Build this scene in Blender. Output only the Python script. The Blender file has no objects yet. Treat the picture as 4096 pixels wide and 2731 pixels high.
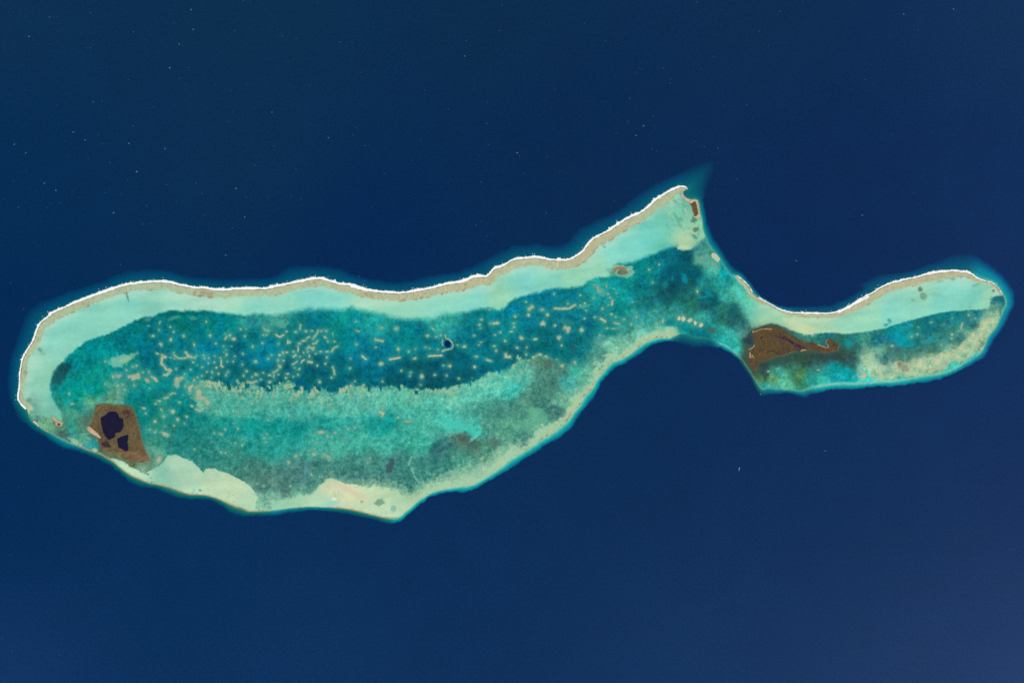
import bpy, math, random
import numpy as np

# ------------------------------------------------------------------ camera, sky, sun, exposure
# World unit: one metre. The traced plan is kept in plan units of 10 m (x to the east, y to the south).
PX, CX, CY = 10.0, 2048.0, 1365.5
scene = bpy.context.scene
SUN_ELEV, SUN_AZ = math.radians(41), math.radians(-42)      # sun stands to the lower right of the picture
ALT = 60000.0
cam_data = bpy.data.cameras.new("camera")
cam = bpy.data.objects.new("camera", cam_data)
scene.collection.objects.link(cam)
cam.location = (0, 0, ALT)
cam_data.sensor_width = 36.0
cam_data.lens = 36.0 * ALT / 40960.0
cam_data.clip_start, cam_data.clip_end = 100.0, 2.0e6
scene.camera = cam
world = bpy.data.worlds.new("World")
scene.world = world
world.use_nodes = True
wn, wl = world.node_tree.nodes, world.node_tree.links
wn.clear()
sky = wn.new("ShaderNodeTexSky")
sky.sky_type = 'NISHITA'
sky.sun_disc = False
sky.sun_elevation = SUN_ELEV
sky.sun_rotation = math.radians(90) - SUN_AZ
bg = wn.new("ShaderNodeBackground")
bg.inputs[1].default_value = 0.08
out = wn.new("ShaderNodeOutputWorld")
wl.new(sky.outputs[0], bg.inputs[0]); wl.new(bg.outputs[0], out.inputs[0])
sun_data = bpy.data.lights.new("sun", 'SUN')
sun_data.energy, sun_data.angle, sun_data.color = 4.1, math.radians(0.53), (1.0, 0.965, 0.91)
sun = bpy.data.objects.new("sun", sun_data)
scene.collection.objects.link(sun)
from mathutils import Vector
sd_ = Vector((math.cos(SUN_ELEV) * math.cos(SUN_AZ), math.cos(SUN_ELEV) * math.sin(SUN_AZ), math.sin(SUN_ELEV)))
sun.rotation_euler = sd_.to_track_quat('Z', 'Y').to_euler()
sun.location = sd_ * 30000
scene.view_settings.view_transform = 'Standard'
scene.view_settings.look = 'None'
scene.view_settings.exposure = 0.0
scene.view_settings.gamma = 1.0
scene.render.engine = 'CYCLES'
scene.cycles.use_denoising = False
scene.cycles.max_bounces = 4
scene.cycles.filter_width = 1.5
# light reaching a level matt white surface, per channel (measured): lets real albedos be set from observed tones
GAIN = np.array([1.045, 1.06, 1.115], np.float32)
SEA_ROUGH = 0.31
# ------------------------------------------------------------------ helpers: traced plan, noise, distances
S1, S2, S3 = .34014, .21259, .14881
def tr(x0, y0, s, txt):
    return [(x0 + float(u) * s, y0 + float(v) * s) for u, v in (p.split(',') for p in txt.split())]
def A(t): return tr(0, 1000, S1, t)
def B(t): return tr(0, 1500, S1, t)
def Cc(t): return tr(700, 1000, S1, t)
def D(t): return tr(1400, 900, S1, t)
def E(t): return tr(2100, 650, S1, t)
def F(t): return tr(2700, 1000, S1, t)
def G(t): return tr(3350, 1000, .38256, t)
def J(t): return tr(2100, 1100, S1, t)
def K(t): return tr(1100, 1700, S1, t)
def L(t): return tr(1900, 1350, S1, t)
def M(t): return tr(2850, 1250, S1, t)
def N(t): return tr(400, 1750, S1, t)
def Q(t): return tr(400, 1250, S2, t)

_rng = np.random.RandomState(7)
_LAT = _rng.rand(12, 256, 256).astype(np.float32)
def vnoise(x, y, seed=0):
    xi = np.floor(x).astype(np.int32); yi = np.floor(y).astype(np.int32)
    fx = (x - xi).astype(np.float32); fy = (y - yi).astype(np.float32)
    fx = fx * fx * fx * (fx * (fx * 6 - 15) + 10); fy = fy * fy * fy * (fy * (fy * 6 - 15) + 10)
    T = _LAT[seed % 12]
    x0 = xi & 255; x1 = (xi + 1) & 255; y0 = yi & 255; y1 = (yi + 1) & 255
    return (T[y0, x0] * (1 - fx) + T[y0, x1] * fx) * (1 - fy) + (T[y1, x0] * (1 - fx) + T[y1, x1] * fx) * fy
def fbm(x, y, scale, octv=4, seed=0, gain=.55, ang=0.0, stretch=1.0):
    """about -1..1; scale is the largest feature in plan units; stretch lengthens features along ang"""
    r, a, t = 0, 1.0, 0
    ca, sa = math.cos(ang), math.sin(ang)
    u = (x * ca + y * sa) / stretch; v = -x * sa + y * ca
    f = 1.0 / scale
    for i in range(octv):
        c, s = math.cos(1.1 * i + seed), math.sin(1.1 * i + seed)
        if stretch != 1.0: c, s = 1.0, 0.0
        r = r + a * (vnoise((u * c + v * s) * f + 17.3 * i + seed * 3.1, (-u * s + v * c) * f + 9.7 * i + seed * 5.7, seed + i) - .5)
        t += a; a *= gain; f *= 2.03
    return r * (3.0 / t)
def catmull(pts, closed, n=4):
    P = np.array(pts, float); out = []
    m = len(P)
    for i in range(m if closed else m - 1):
        p0, p1, p2, p3 = (P[(i - 1) % m], P[i], P[(i + 1) % m], P[(i + 2) % m]) if closed else (P[max(i - 1, 0)], P[i], P[i + 1], P[min(i + 2, m - 1)])
        for k in range(n):
            t = k / n
            out.append(.5 * (2 * p1 + (p2 - p0) * t + (2 * p0 - 5 * p1 + 4 * p2 - p3) * t * t + (3 * p1 - p0 - 3 * p2 + p3) * t ** 3))
    if not closed: out.append(P[-1])
    return np.array(out)
def dist_line(X, Y, pts, closed=False):
    P = np.asarray(pts, np.float32); n = len(P); best = np.full(X.shape, 1e9, np.float32)
    for i in range(n if closed else n - 1):
        a, b = P[i], P[(i + 1) % n]; d = b - a; l2 = float(d @ d) + 1e-6
        t = np.clip(((X - a[0]) * d[0] + (Y - a[1]) * d[1]) / l2, 0, 1)
        q = (X - a[0] - t * d[0]) ** 2 + (Y - a[1] - t * d[1]) ** 2
        np.minimum(best, q, out=best)
    return np.sqrt(best)
def inside(X, Y, pts):
    P = np.asarray(pts, np.float32); n = len(P); r = np.zeros(X.shape, bool)
    for i in range(n):
        a, b = P[i], P[(i + 1) % n]
        if a[1] == b[1]: continue
        c = (a[1] > Y) != (b[1] > Y)
        r ^= c & (X < (b[0] - a[0]) * (Y - a[1]) / (b[1] - a[1]) + a[0])
    return r
def sdist(X, Y, pts):
    d = dist_line(X, Y, pts, True)
    return np.where(inside(X, Y, pts), d, -d)          # positive inside
def sstep(a, b, v):
    t = np.clip((v - a) / (b - a), 0, 1); return t * t * (3 - 2 * t)
def mixc(c, col, w):
    c += (np.asarray(col, np.float32) - c) * w[..., None]
def lin(c):
    c = np.clip(np.asarray(c, np.float32) / 255.0, 0, 1)
    return np.where(c < .04045, c / 12.92, ((c + .055) / 1.055) ** 2.4)

# ------------------------------------------------------------------ traced outlines
CREST_N = (B('310,390 260,340 225,290 222,230 232,140') + A('235,1500 245,1400 265,1290 300,1215 350,1130 395,1060 425,980 450,910 490,850 560,790 650,725 760,680 880,625 1000,580 1130,530 1250,490 1350,455 1440,425 1560,400 1700,385 1830,375 1930,378 2030,392')
 + Cc('0,403 100,425 220,445 330,450 450,468 600,475 700,462 850,460 1000,458 1080,458 1180,435 1300,410 1400,387 1500,370 1600,347 1680,340 1760,350 1850,380 1950,405 2050,412 2120,440 2200,465 2280,470')
 + D('0,705 80,738 160,760 260,780 400,797 560,802 660,798 780,778 900,757 1000,735 1100,707 1200,690 1300,675 1370,655 1450,618 1520,610 1600,610 1650,570 1700,515 1800,485 1900,420 2000,398')
 + E('0,1130 80,1118 160,1122 240,1137 330,1147 430,1153 520,1145 600,1105 680,1050 740,970 800,905 870,865 960,820 1040,765 1130,710 1200,665 1300,620 1370,585 1450,530 1520,460 1600,405 1680,355 1760,312 1830,290 1890,298 1905,322'))
FIN = E('1860,340 1875,400 1950,435 2030,440 2050,520 2060,600 2080,680 2090,780 2115,860 2150,960 2220,1050 2290,1130 2310,1180') + F('640,280 700,305')
CREST_E = (F('735,306 800,360 870,430 910,500 980,560 1060,605 1150,655 1240,705 1340,733 1450,745 1600,748 1740,748 1830,745 1920,730 2000,690 2100,645 2200,595 2280,545')
 + G('0,650 100,612 180,560 280,495 360,455 450,400 520,365 620,335 720,310 820,290 920,262 1020,240 1120,228 1220,222 1300,230 1370,240 1430,275 1480,305 1550,325 1610,340 1660,375 1690,410 1720,460'))
RIM_S = (G('1750,520 1750,580 1720,640 1690,720 1660,800 1600,870 1560,930 1540,1000 1480,1090 1380,1150 1250,1220 1100,1280 900,1310 800,1330 600,1365 400,1380 200,1395')
 + M('1470,830 1250,860 1120,895 1050,920 950,910 830,895 720,885 640,880 600,895 570,880 530,830 490,760 450,690 400,620 360,560 320,520 270,480 200,410 130,370 60,340')
 + J('2205,750 2100,730 2000,720 1850,690 1760,720 1700,740 1600,735 1500,760 1400,800 1330,850 1250,920 1130,985 1020,1020 960,1090 900,1160 850,1220 790,1330 700,1420')
 + L('1238,785 1170,870 1100,960 1000,1050 900,1130 780,1200 650,1290 540,1360 400,1440 300,1530')
 + K('2352,690 2200,715 2100,735 1950,760 1850,790 1760,840 1680,890 1600,960 1530,1020 1470,1070 1400,1090 1280,1080 1150,1050 1000,1010 850,980 700,965 550,960 400,955 200,970 50,990')
 + N('2058,850 1900,860 1750,860 1680,825 1580,800 1480,755 1380,710 1280,680 1180,665 1050,660 950,630 850,590 700,550 590,530 480,490 350,430 240,350 160,280 80,230')
 + B('1176,920 1050,880 950,840 820,790 720,740 620,690 520,650 440,590 380,545 340,470'))
SHELF = catmull(CREST_N + FIN + CREST_E + RIM_S, True, 3)
DEEP = catmull(A('80,1480 105,1300 180,1080 240,900 330,720 450,620 600,560 750,500 950,440 1150,380 1350,290 1500,240 1700,225 1950,225 2150,260')
 + Cc('0,255 200,305 400,330 700,330 1000,330 1150,310 1250,250 1350,190 1500,175 1700,185 1900,200 2050,250 2200,320')
 + D('0,560 150,615 300,640 500,660 700,650 850,610 1000,580 1150,560 1300,530 1450,470 1600,390 1750,310 1900,240 2050,225')
 + E('150,950 300,970 450,950 560,850 650,760 800,690 950,620 1100,550 1250,420 1400,320 1550,240 1700,170 1850,100 2000,30 2110,-25 2200,-35 2245,15 2225,130 2165,260 2115,400 2125,560 2150,700 2185,800 2235,900 2295,990')
 + F('620,100 700,200 800,270 880,360 960,470 1050,560 1150,610 1280,650 1450,660 1650,650 1800,640 1950,590 2080,520 2200,430')
 + G('0,500 100,440 250,340 400,270 550,235 750,215 900,170 1050,110 1200,50 1350,35 1450,55 1560,120 1660,200 1760,300 1830,400 1860,500 1850,600 1790,720 1720,830 1650,930 1600,1020 1560,1100 1480,1160 1340,1240 1220,1300 1100,1345 950,1380 850,1395 700,1420 600,1430 450,1425 300,1440 150,1460')
 + M('1470,915 1350,925 1250,945 1180,965 1110,995 1070,1010 1000,985 930,965 860,955 780,965 680,970 590,980 555,965 530,930 490,860 450,780 400,690 350,620 310,560 240,510 180,460 120,430 50,415')
 + J('2205,846 2150,845 2000,855 1900,830 1750,785 1680,780 1560,800 1450,860 1350,930 1250,1000 1150,1060 1050,1110 970,1190 900,1280 850,1370')
 + L('1420,680 1330,800 1250,880 1190,970 1150,1050 1080,1120 980,1190 850,1260 750,1330 640,1400 540,1460 450,1530')
 + K('2352,755 2220,800 2120,790 1980,800 1880,825 1780,880 1700,945 1620,1010 1560,1070 1500,1120 1420,1150 1320,1165 1250,1150 1150,1110 1000,1080 850,1045 700,1025 500,1015 350,1015 200,1030 80,1060')
 + N('2058,925 1850,925 1650,930 1560,905 1480,850 1380,780 1280,735 1150,730 1000,725 880,710 780,660 640,600 480,580 380,540 280,470 180,380 80,310')
 + B('1176,1005 1080,960 960,920 880,890 760,880 700,850 600,790 500,720 400,660 320,600 240,540 180,460 140,370 110,270 90,150 80,50'), True, 3)
APRON_EDGE = (B('720,560 726,490 722,440 690,395 650,330 620,270 590,150') + A('590,1560 640,1450 690,1360 760,1280 850,1195 930,1140 990,1090 1100,1050 1200,1010 1320,960 1430,905 1540,855 1650,805 1750,790 1850,755 1950,725 2060,705')
 + Cc('0,705 100,715 220,705 290,720 370,715 500,735 620,745 750,760 870,765 950,748 1030,748 1100,765 1190,770 1270,745 1380,725 1500,705 1650,700 1800,700 1900,712 2000,700')
 + D('0,975 150,1005 280,1020 380,1055 480,1082 600,1100 720,1108 850,1105 950,1098 1030,1085 1120,1050 1250,1038 1340,1028 1450,1000 1560,985 1650,980 1750,995 1830,970 1870,910 1980,855')
 + J('0,240 100,220 200,195 280,165 400,155 540,150 650,130 750,75 830,40')
 + E('850,1360 950,1340 1035,1320 1045,1250 1090,1190 1200,1185 1300,1160 1400,1120 1500,1090 1600,1040 1700,1005 1790,985 1815,1000 1840,1020 1950,1015 2010,970 2080,900'))
APRON = catmull(list(reversed(APRON_EDGE)) + B('560,500 420,470 330,470') + [(-50, 1500), (60, 1000), (1400, 950), (2450, 600), (2800, 600), (2850, 900)], True, 2)
APRON_E = catmull(F('700,250 705,330 760,440 760,520 740,600 800,680 850,780 890,900 950,915 1050,880 1130,865 1230,885 1330,930 1430,965 1520,990 1620,990 1730,975 1850,972 1980,985 2050,985 2150,970')
 + G('60,880 200,865 380,840 500,815 620,775 720,745 840,715 920,690 1000,675 1100,650 1200,640 1350,630 1450,625 1530,620 1590,590 1600,540 1640,500 1680,480 1740,470 1800,400') + [(3900, 1000), (3400, 1150), (3100, 1220)], True, 2)
SPUR = [(740, 1500), (775, 1540), (800, 1525), (860, 1525), (930, 1538), (1000, 1530), (1050, 1548), (1110, 1532), (1135, 1525), (1160, 1521), (1182, 1528), (1180, 1550), (1187, 1557), (1200, 1542), (1225, 1558), (1260, 1545), (1290, 1548), (1315, 1560), (1338, 1568), (1358, 1556), (1382, 1545), (1410, 1535), (1450, 1545), (1500, 1543), (1560, 1545), (1610, 1540), (1650, 1553), (1720, 1555), (1790, 1552), (1850, 1535), (1900, 1520), (1960, 1490), (2010, 1470), (2050, 1458), (2070, 1425), (2085, 1425), (2110, 1437), (2150, 1425), (2189, 1425), (2250, 1448), (2295, 1445), (2340, 1450), (2365, 1430), (2390, 1400), (2375, 1365), (2430, 1355), (2500, 1345), (2600, 1322), (2680, 1318)]
TERRACE = catmull(SPUR + [(2750, 1400), (2400, 1750), (1900, 2150), (700, 2150), (640, 1900), (700, 1760), (790, 1640), (745, 1580)], True, 3)
SAND_W = N('560,400 640,350 700,330 740,280 800,215 880,195 930,210 1000,240 1080,280 1140,340 1190,380 1205,405 1240,370 1350,365 1440,400 1550,435 1650,490 1730,540 1790,600 1830,660 1855,695 1840,740 1830,790 1830,900 1600,900 1200,760 900,700 600,560 620,500')
SAND_STRIP = N('140,240 240,262 350,330 480,400 600,475 605,505 570,560 300,520 60,260')
SAND_S = K('-60,880 60,885 150,870 240,860 275,808 300,815 350,820 420,815 440,800 500,735 560,670 640,620 700,630 760,665 870,690 1000,710 1100,720 1180,700 1260,740 1350,740 1420,760 1500,800 1570,830 1640,795 1720,765 1780,735 1850,690 1950,655 2050,600 2150,570 2250,545 2352,525') + L('100,1500 200,1450 350,1355 420,1300 500,1270 500,1500 200,1700') + K('1500,1200 0,1100')
ISLAND_W = B('1120,350 1190,335 1300,335 1350,350 1420,345 1490,350 1540,370 1580,420 1610,500 1640,600 1660,700 1680,800 1710,880 1740,950 1775,985 1750,1010 1690,1025 1580,1030 1500,1010 1430,970 1400,930 1320,905 1220,885 1170,840 1150,780 1140,740 1090,700 1040,660 1015,630 1030,600 1070,560 1085,500 1110,430')
ISLAND_E = M('465,215 500,192 560,175 640,160 700,150 760,165 830,190 900,240 960,280 1030,320 1090,350 1180,345 1240,370 1300,395 1345,410 1362,392 1330,360 1325,335 1345,315 1390,313 1430,340 1470,370 1490,400 1480,440 1430,460 1370,475 1300,480 1240,460 1170,440 1100,445 1040,460 960,465 880,490 820,515 750,520 690,545 620,570 560,590 530,640 520,690 485,690 440,640 415,570 412,500 425,430 470,405 495,370 490,310 465,260')
CAY_N = E('1840,335 1852,345 1862,385 1890,415 1950,440 2000,432 2028,442 2040,500 2050,580 2062,640 2030,655 1990,655 1972,600 1958,530 1935,480 1900,455 1862,425 1842,380')
CAY_W = B('595,485 630,485 660,520 700,545 742,558 735,580 725,597 690,608 655,590 648,550 620,515')
SPIT_W = B('380,545 410,538 435,555 462,600 445,602 412,572')
EAST_TERR = catmull(G('225,1320 245,1275 330,1285 400,1255 420,1220 445,1200 500,1212 540,1165 575,1195 620,1160 690,1172 760,1190 830,1160 870,1130 930,1140 1000,1130 1040,1090 1120,1075 1200,1060 1260,1020 1290,985 1340,950 1380,890 1430,860 1480,830 1490,780 1480,745 1530,720 1590,715 1660,650 1700,690 1680,760 1620,830 1560,880 1490,930 1475,1000 1445,1050 1380,1120 1290,1150 1200,1150 1150,1180 1160,1210 1100,1240 1000,1250 900,1270 850,1300 720,1320 640,1315 600,1300 500,1330 380,1340 330,1305 290,1345'), True, 2)
OVAL = (2484, 1085)

# ------------------------------------------------------------------ patch reefs: u v w h angle (plan), c = chain of points
def patches():
    out = []
    def el(x0, y0, s, txt, faint=False):
        for item in txt.split():
            v = [float(q) for q in item.split(',')] + [0, 0]
            out.append(dict(x=x0 + v[0] * s, y=y0 + v[1] * s, w=v[2] * s, h=v[3] * s, a=v[4] if len(item.split(',')) > 4 else 0.0, f=faint, ch=None))
    def ch(x0, y0, s, txt, faint=False):
        for item in txt.split(';'):
            w, *pp = item.split()
            P = [(x0 + float(p.split(',')[0]) * s, y0 + float(p.split(',')[1]) * s) for p in pp]
            xs, ys = [p[0] for p in P], [p[1] for p in P]
            out.append(dict(x=sum(xs) / len(xs), y=sum(ys) / len(ys), w=float(w) * s, h=float(w) * s, a=0.0, f=faint, ch=P))
    q = (400, 1250, S2)
    ch(*q, '62 1165,795 1235,835 1165,850 1160,920 1150,955 1205,1000 1250,1070 1330,1085 1300,1140 1250,1175 1200,1175;40 1400,800 1470,860 1580,858 1650,835 1720,835 1790,855 1812,810;62 1612,745 1650,800 1720,840;75 540,1200 620,1200 720,1160 730,1215 610,1240;70 975,1210 1030,1235 1062,1280;110 1450,1250 1530,1235 1450,1300 1440,1370;82 1740,1375 1680,1420 1690,1465;46 1125,590 1155,585 1153,620')
    el(*q, '350,1185,130,110 245,1200,60,85 890,1275,140,90,30 1605,1380,48,62 1910,1350,65,72 1770,1270,55,82 1835,1220,50,45 1920,1190,52,48 993,437,80,55 1328,508,70,92 1575,443,52,60,-15 2073,430,62,72,-30 1770,605,40,76,-10 1110,325,38,42 1320,268,40,38 1387,362,50,40 1998,170,40,50 1077,772,70,45,25 1387,757,35,40 1325,848,42,34 1402,862,40,32 1945,797,42,45 1965,858,45,50 2048,852,46,52 1750,935,50,34 2037,957,45,48 1920,1025,48,45 1700,1068,56,42,15 2013,1115,50,46 2113,1120,46,66,-20 1593,1150,38,42 1433,1057,42,50 2095,1222,34,34 98,922,46,60 685,995,66,62 617,1018,36,36 495,1082,60,46,20 808,1122,46,50 917,1117,48,60 330,1372,72,52 427,1352,46,40 460,1447,52,46 340,1495,50,105 642,1370,50,56')
    el(*q, '910,248,70,40 1125,190,46,82,20 930,1425,50,46 1835,985,32,32', True)
    el(*q, '100,1340,50,45 165,1378,50,36')
    p = (850, 1300, S2)
    el(*p, '60,345,46,38 205,395,32,35 262,560,52,76 572,535,62,52 420,585,34,34 40,580,32,32 145,610,46,32 278,685,42,38 388,685,36,42 38,700,42,42 78,800,56,52 560,742,46,46 290,880,42,46 110,912,46,62 252,935,56,62 0,885,42,72 642,868,72,58,10 585,955,56,52,20 745,972,36,40 820,925,86,72,25 812,682,86,72 950,897,52,42 1068,940,92,58 1155,950,34,92 1240,930,36,36 1265,775,92,82,45 1410,915,82,60 1380,990,56,50,30 1520,970,40,44 1610,933,46,52 1545,803,34,36 1630,822,62,56 1968,762,46,46 2125,728,46,50 2148,605,46,56 1822,580,46,72 1645,592,42,36 1712,517,38,42 1790,497,36,44 1943,540,46,36 1525,497,52,52 1335,667,52,52 1230,660,66,78,20 1265,562,72,52 1325,518,46,76,-20 1398,513,66,56 1107,563,44,44 1048,633,44,46 937,337,62,46,10 1240,348,42,42 755,400,46,62,-20 400,257,108,78 330,190,50,72,20 612,210,44,56 530,75,54,42 955,185,56,46 1018,185,36,36 1393,120,52,46 1570,130,76,56,15 1755,117,76,52,-15 1870,110,66,52 2048,115,52,52 2138,110,62,56,30 2120,228,66,56,20 1897,260,34,34 2170,303,50,50 2298,308,42,36 2035,497,72,50,10 2158,500,102,44 2240,990,62,56,30 2015,1065,62,72 1072,1070,92,62,-10 915,1022,66,42 1565,1388,36,52 740,1475,52,56')
    el(*p, '360,395,36,32 255,470,32,32 210,510,30,30 628,72,36,36 235,170,32,30 2265,165,52,72 470,1500,38,62 1140,1360,70,50,30', True)
    ch(*p, '44 165,660 165,720 165,765 195,785;36 1140,890 1190,870 1232,835;44 1505,735 1545,715 1590,685;36 1675,705 1690,668 1725,655;62 1805,690 1865,700;56 1525,595 1565,560;42 265,215 240,265;46 1195,185 1265,225 1340,182;34 1775,250 1820,220;46 1420,290 1415,340 1462,318;48 1620,350 1650,345;48 1690,298 1745,290;38 1885,350 1940,345 1978,295;34 1605,400 1618,440 1605,490;48 1785,440 1810,402 1860,432 1910,420;44 1880,440 1895,465;46 2245,495 2280,432 2350,400;50 2262,790 2285,860 2298,920;62 660,1070 740,1085 820,1055;46 460,1035 495,1095')
    ch(*p, '60 1985,105 1960,170 1910,222;66 1655,5 1645,75;50 960,60 990,100 1070,110', True)
    r = (550, 1500, S3)
    ch(*r, '46 880,530 930,478 1020,492;62 720,622 820,590;66 1570,910 1680,965;210 1650,430 1620,570 1760,640 1870,740')
    el(*r, '590,695,125,62,10 483,768,82,62 1125,730,98,78,20 1455,825,135,78,30 175,890,122,84,20 222,1030,72,72 705,1110,112,102,30 945,975,152,152 1080,1190,112,112 475,1240,102,112 1325,1110,112,82,35 1260,1300,52,46 2118,960,82,66,20 330,1465,56,52 470,1530,78,72')
    el(*r, '640,930,90,120,-30 740,1370,56,56 980,1360,112,112 1220,530,42,52', True)
    b = (0, 1500, S1)
    el(*b, '1950,695,118,62,25 1820,670,32,30 1760,635,24,22')
    el(*b, '815,218,38,46 845,335,72,36', True)
    el(*b, '1870,990,85,140,20')
    h = (700, 1500, S1)
    el(*h, '485,420,34,27 903,330,32,32 1155,262,36,42 1035,380,36,24 815,405,32,36 742,435,27,32 760,480,26,22 1340,480,28,22 1845,415,28,22 1635,415,27,22 2213,372,22,22 460,680,32,28 585,635,36,30 740,625,30,27 690,565,22,20 1090,525,32,22 1145,520,20,17 795,745,32,18 710,797,46,26 788,825,27,27 1080,692,40,24 1045,742,32,24 1075,790,27,20 1720,670,108,58 1885,677,46,27 1792,715,30,30 2035,630,42,32 2115,615,36,32 2005,728,27,24 1660,793,22,22 1570,885,27,17 1640,868,52,20 1632,930,62,52 1420,950,42,46 1335,1025,50,52 540,905,32,36 595,910,27,32 2260,1030,26,36 1355,1305,38,36 965,1275,26,24 1730,1195,24,24 1605,1165,42,30,40 228,870,27,24')
    el(*h, '1480,935,64,44 1045,1300,42,72 540,690,90,40,30', True)
    ch(*h, '60 1745,930 1815,965', True)
    i = (1400, 1400, S1)
    el(*i, '10,420,37,46 160,410,34,27 367,160,64,58 757,98,68,46,-20 605,240,34,34 712,262,24,24 703,303,24,24 845,312,50,78 998,290,42,34 1137,300,30,34 1278,335,32,30 1098,180,27,24 1170,185,60,58 1462,198,47,44 1485,75,52,37 1625,118,108,48,15 2072,50,37,42 2230,50,78,46 690,15,34,30 830,410,32,27 395,645,34,27 152,665,30,24 565,790,42,30 58,368,24,24 383,367,26,32 0,212,30,32 5,100,27,27 198,1325,30,37 235,1265,24,42 760,1260,27,27 1555,850,27,22 1330,685,27,22')
    el(*i, '690,835,145,48 1435,330,24,20 1215,1255,47,42', True)
    ch(*i, '34 145,72 185,105;34 470,108 530,98 582,88;28 925,70 1000,66 1080,62;48 1835,50 1830,80 1880,75;44 345,730 395,735 375,775')
    d = (1400, 900, S1)
    el(*d, '68,1135,30,22 90,1245,62,32,15 365,1207,64,44 545,1217,72,64 78,1402,46,34,20 302,1436,30,24 567,1453,46,58,-20 770,1458,24,22 888,1435,30,22 938,1452,22,18 1038,1465,32,27 910,1300,56,52,20 1012,1315,38,26 1067,1297,32,27 973,1220,46,30,35 1345,1428,60,47 1265,1410,30,24 1458,1298,34,27 1515,1410,24,20 1540,1375,38,26 1523,1172,44,34 1548,1112,42,28 1650,1155,32,28 1533,1215,20,17 1768,1262,34,28 1705,1293,28,24 1897,1252,47,30 1930,1198,40,34 1922,1157,40,32 1943,1072,47,42 2098,1060,44,46 2255,998,68,47 2320,1055,47,47 2018,1330,62,62 2175,1342,68,47 1822,1362,42,40 1697,1423,38,34 1720,1477,40,38 1965,1443,52,40,20 2078,1437,24,30')
    el(*d, '2068,905,42,37 1640,995,47,32', True)
    ch(*d, '38 300,1345 345,1358 385,1362;42 1690,1158 1745,1148;60 2108,985 2142,955;44 2255,1160 2285,1165 2272,1140')
    j = (2100, 1100, S1)
    el(*j, '262,470,44,42 350,597,42,42 665,643,68,58 697,512,40,32 405,735,64,64 430,827,30,32 910,395,32,44 978,352,27,18 978,222,38,30 1005,265,24,22 955,130,20,47 1042,160,30,16,35 1075,213,22,16 810,115,34,24 855,197,32,22 650,237,26,26 807,270,30,22 705,330,34,28 652,358,28,26 503,335,24,24 340,220,28,30 1018,460,38,28 1165,520,34,22 1250,575,47,37 1390,575,47,24,20 1340,598,47,22 1310,490,26,42 1265,317,28,20 1500,90,28,22 1622,540,47,68 1550,570,52,37 965,625,38,26 1040,630,64,26 820,495,32,26 1115,718,30,22 925,717,32,18 880,708,28,32 720,415,26,24 2025,190,26,47 1065,490,28,20 435,1065,64,52 585,1030,38,52 170,930,68,47 95,965,47,34 245,955,52,28 370,992,24,16 630,1258,22,22 655,1345,32,42')
    ch(*j, '36 345,392 420,398 520,390 590,352;40 890,515 945,545;26 1050,562 1110,575;32 1030,300 1020,345;22 845,140 865,185;62 470,620 510,630 505,655')
    for t in ('1810,505,46,64 1865,510,56,84 1940,530,72,74 2000,560,52,74 2065,590,64,62'.split()):
        el(*j, t); out[-1]['cream'] = True
    e = (2100, 650, S1)
    el(*e, '1460,1260,34,28 1577,1200,26,28 2070,1115,32,34')
    el(*e, '2140,1198,24,16 2205,1195,64,64', True)
    g = (3350, 1000, .38256)
    el(*g, '775,905,32,26 835,880,28,26 1195,880,34,36 1193,925,28,28 1085,993,24,28 1265,848,30,20 980,755,28,22 1370,680,32,24 1440,715,24,18')
    el(*g, '575,1000,52,42 1200,712,24,22 1115,775,18,16 845,803,28,16 1395,725,20,16', True)
    ch(*g, '26 1300,772 1292,830;18 1525,675 1575,690')
    m = (2850, 1250, S1)
    el(*m, '770,658,28,22 665,850,38,38 752,880,26,26 1240,672,47,28')
    el(*m, '845,905,42,20 660,690,52,37 1130,900,24,16', True)
    res = []
    for o in out:                                      # drop anything traced twice where two views overlap
        if o['ch'] is None and any(k['ch'] is None and abs(k['x'] - o['x']) < 6 and abs(k['y'] - o['y']) < 6 for k in res): continue
        res.append(o)
    return res
PATCHES = patches()
for _o in PATCHES:
    _o['w'] *= .88; _o['h'] *= .88
def patch_f(o, X, Y):
    """<1 inside the patch, in units of its half width"""
    n = .30 * fbm(X, Y, max(4.0, .55 * o['w']), 3, int(o['x']) % 11)
    if o['ch']:
        return dist_line(X, Y, o['ch']) / (o['w'] / 2) + n
    a = math.radians(o['a']); ca, sa = math.cos(a), math.sin(a)
    u = (X - o['x']) * ca + (Y - o['y']) * sa; v = -(X - o['x']) * sa + (Y - o['y']) * ca
    return np.sqrt((u / (o['w'] / 2)) ** 2 + (v / (o['h'] / 2)) ** 2) + n
def patch_box(o, m):
    P = o['ch'] or [(o['x'], o['y'])]; r = max(o['w'], o['h']) * .75 + m
    return min(p[0] for p in P) - r, max(p[0] for p in P) + r, min(p[1] for p in P) - r, max(p[1] for p in P) + r

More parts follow.
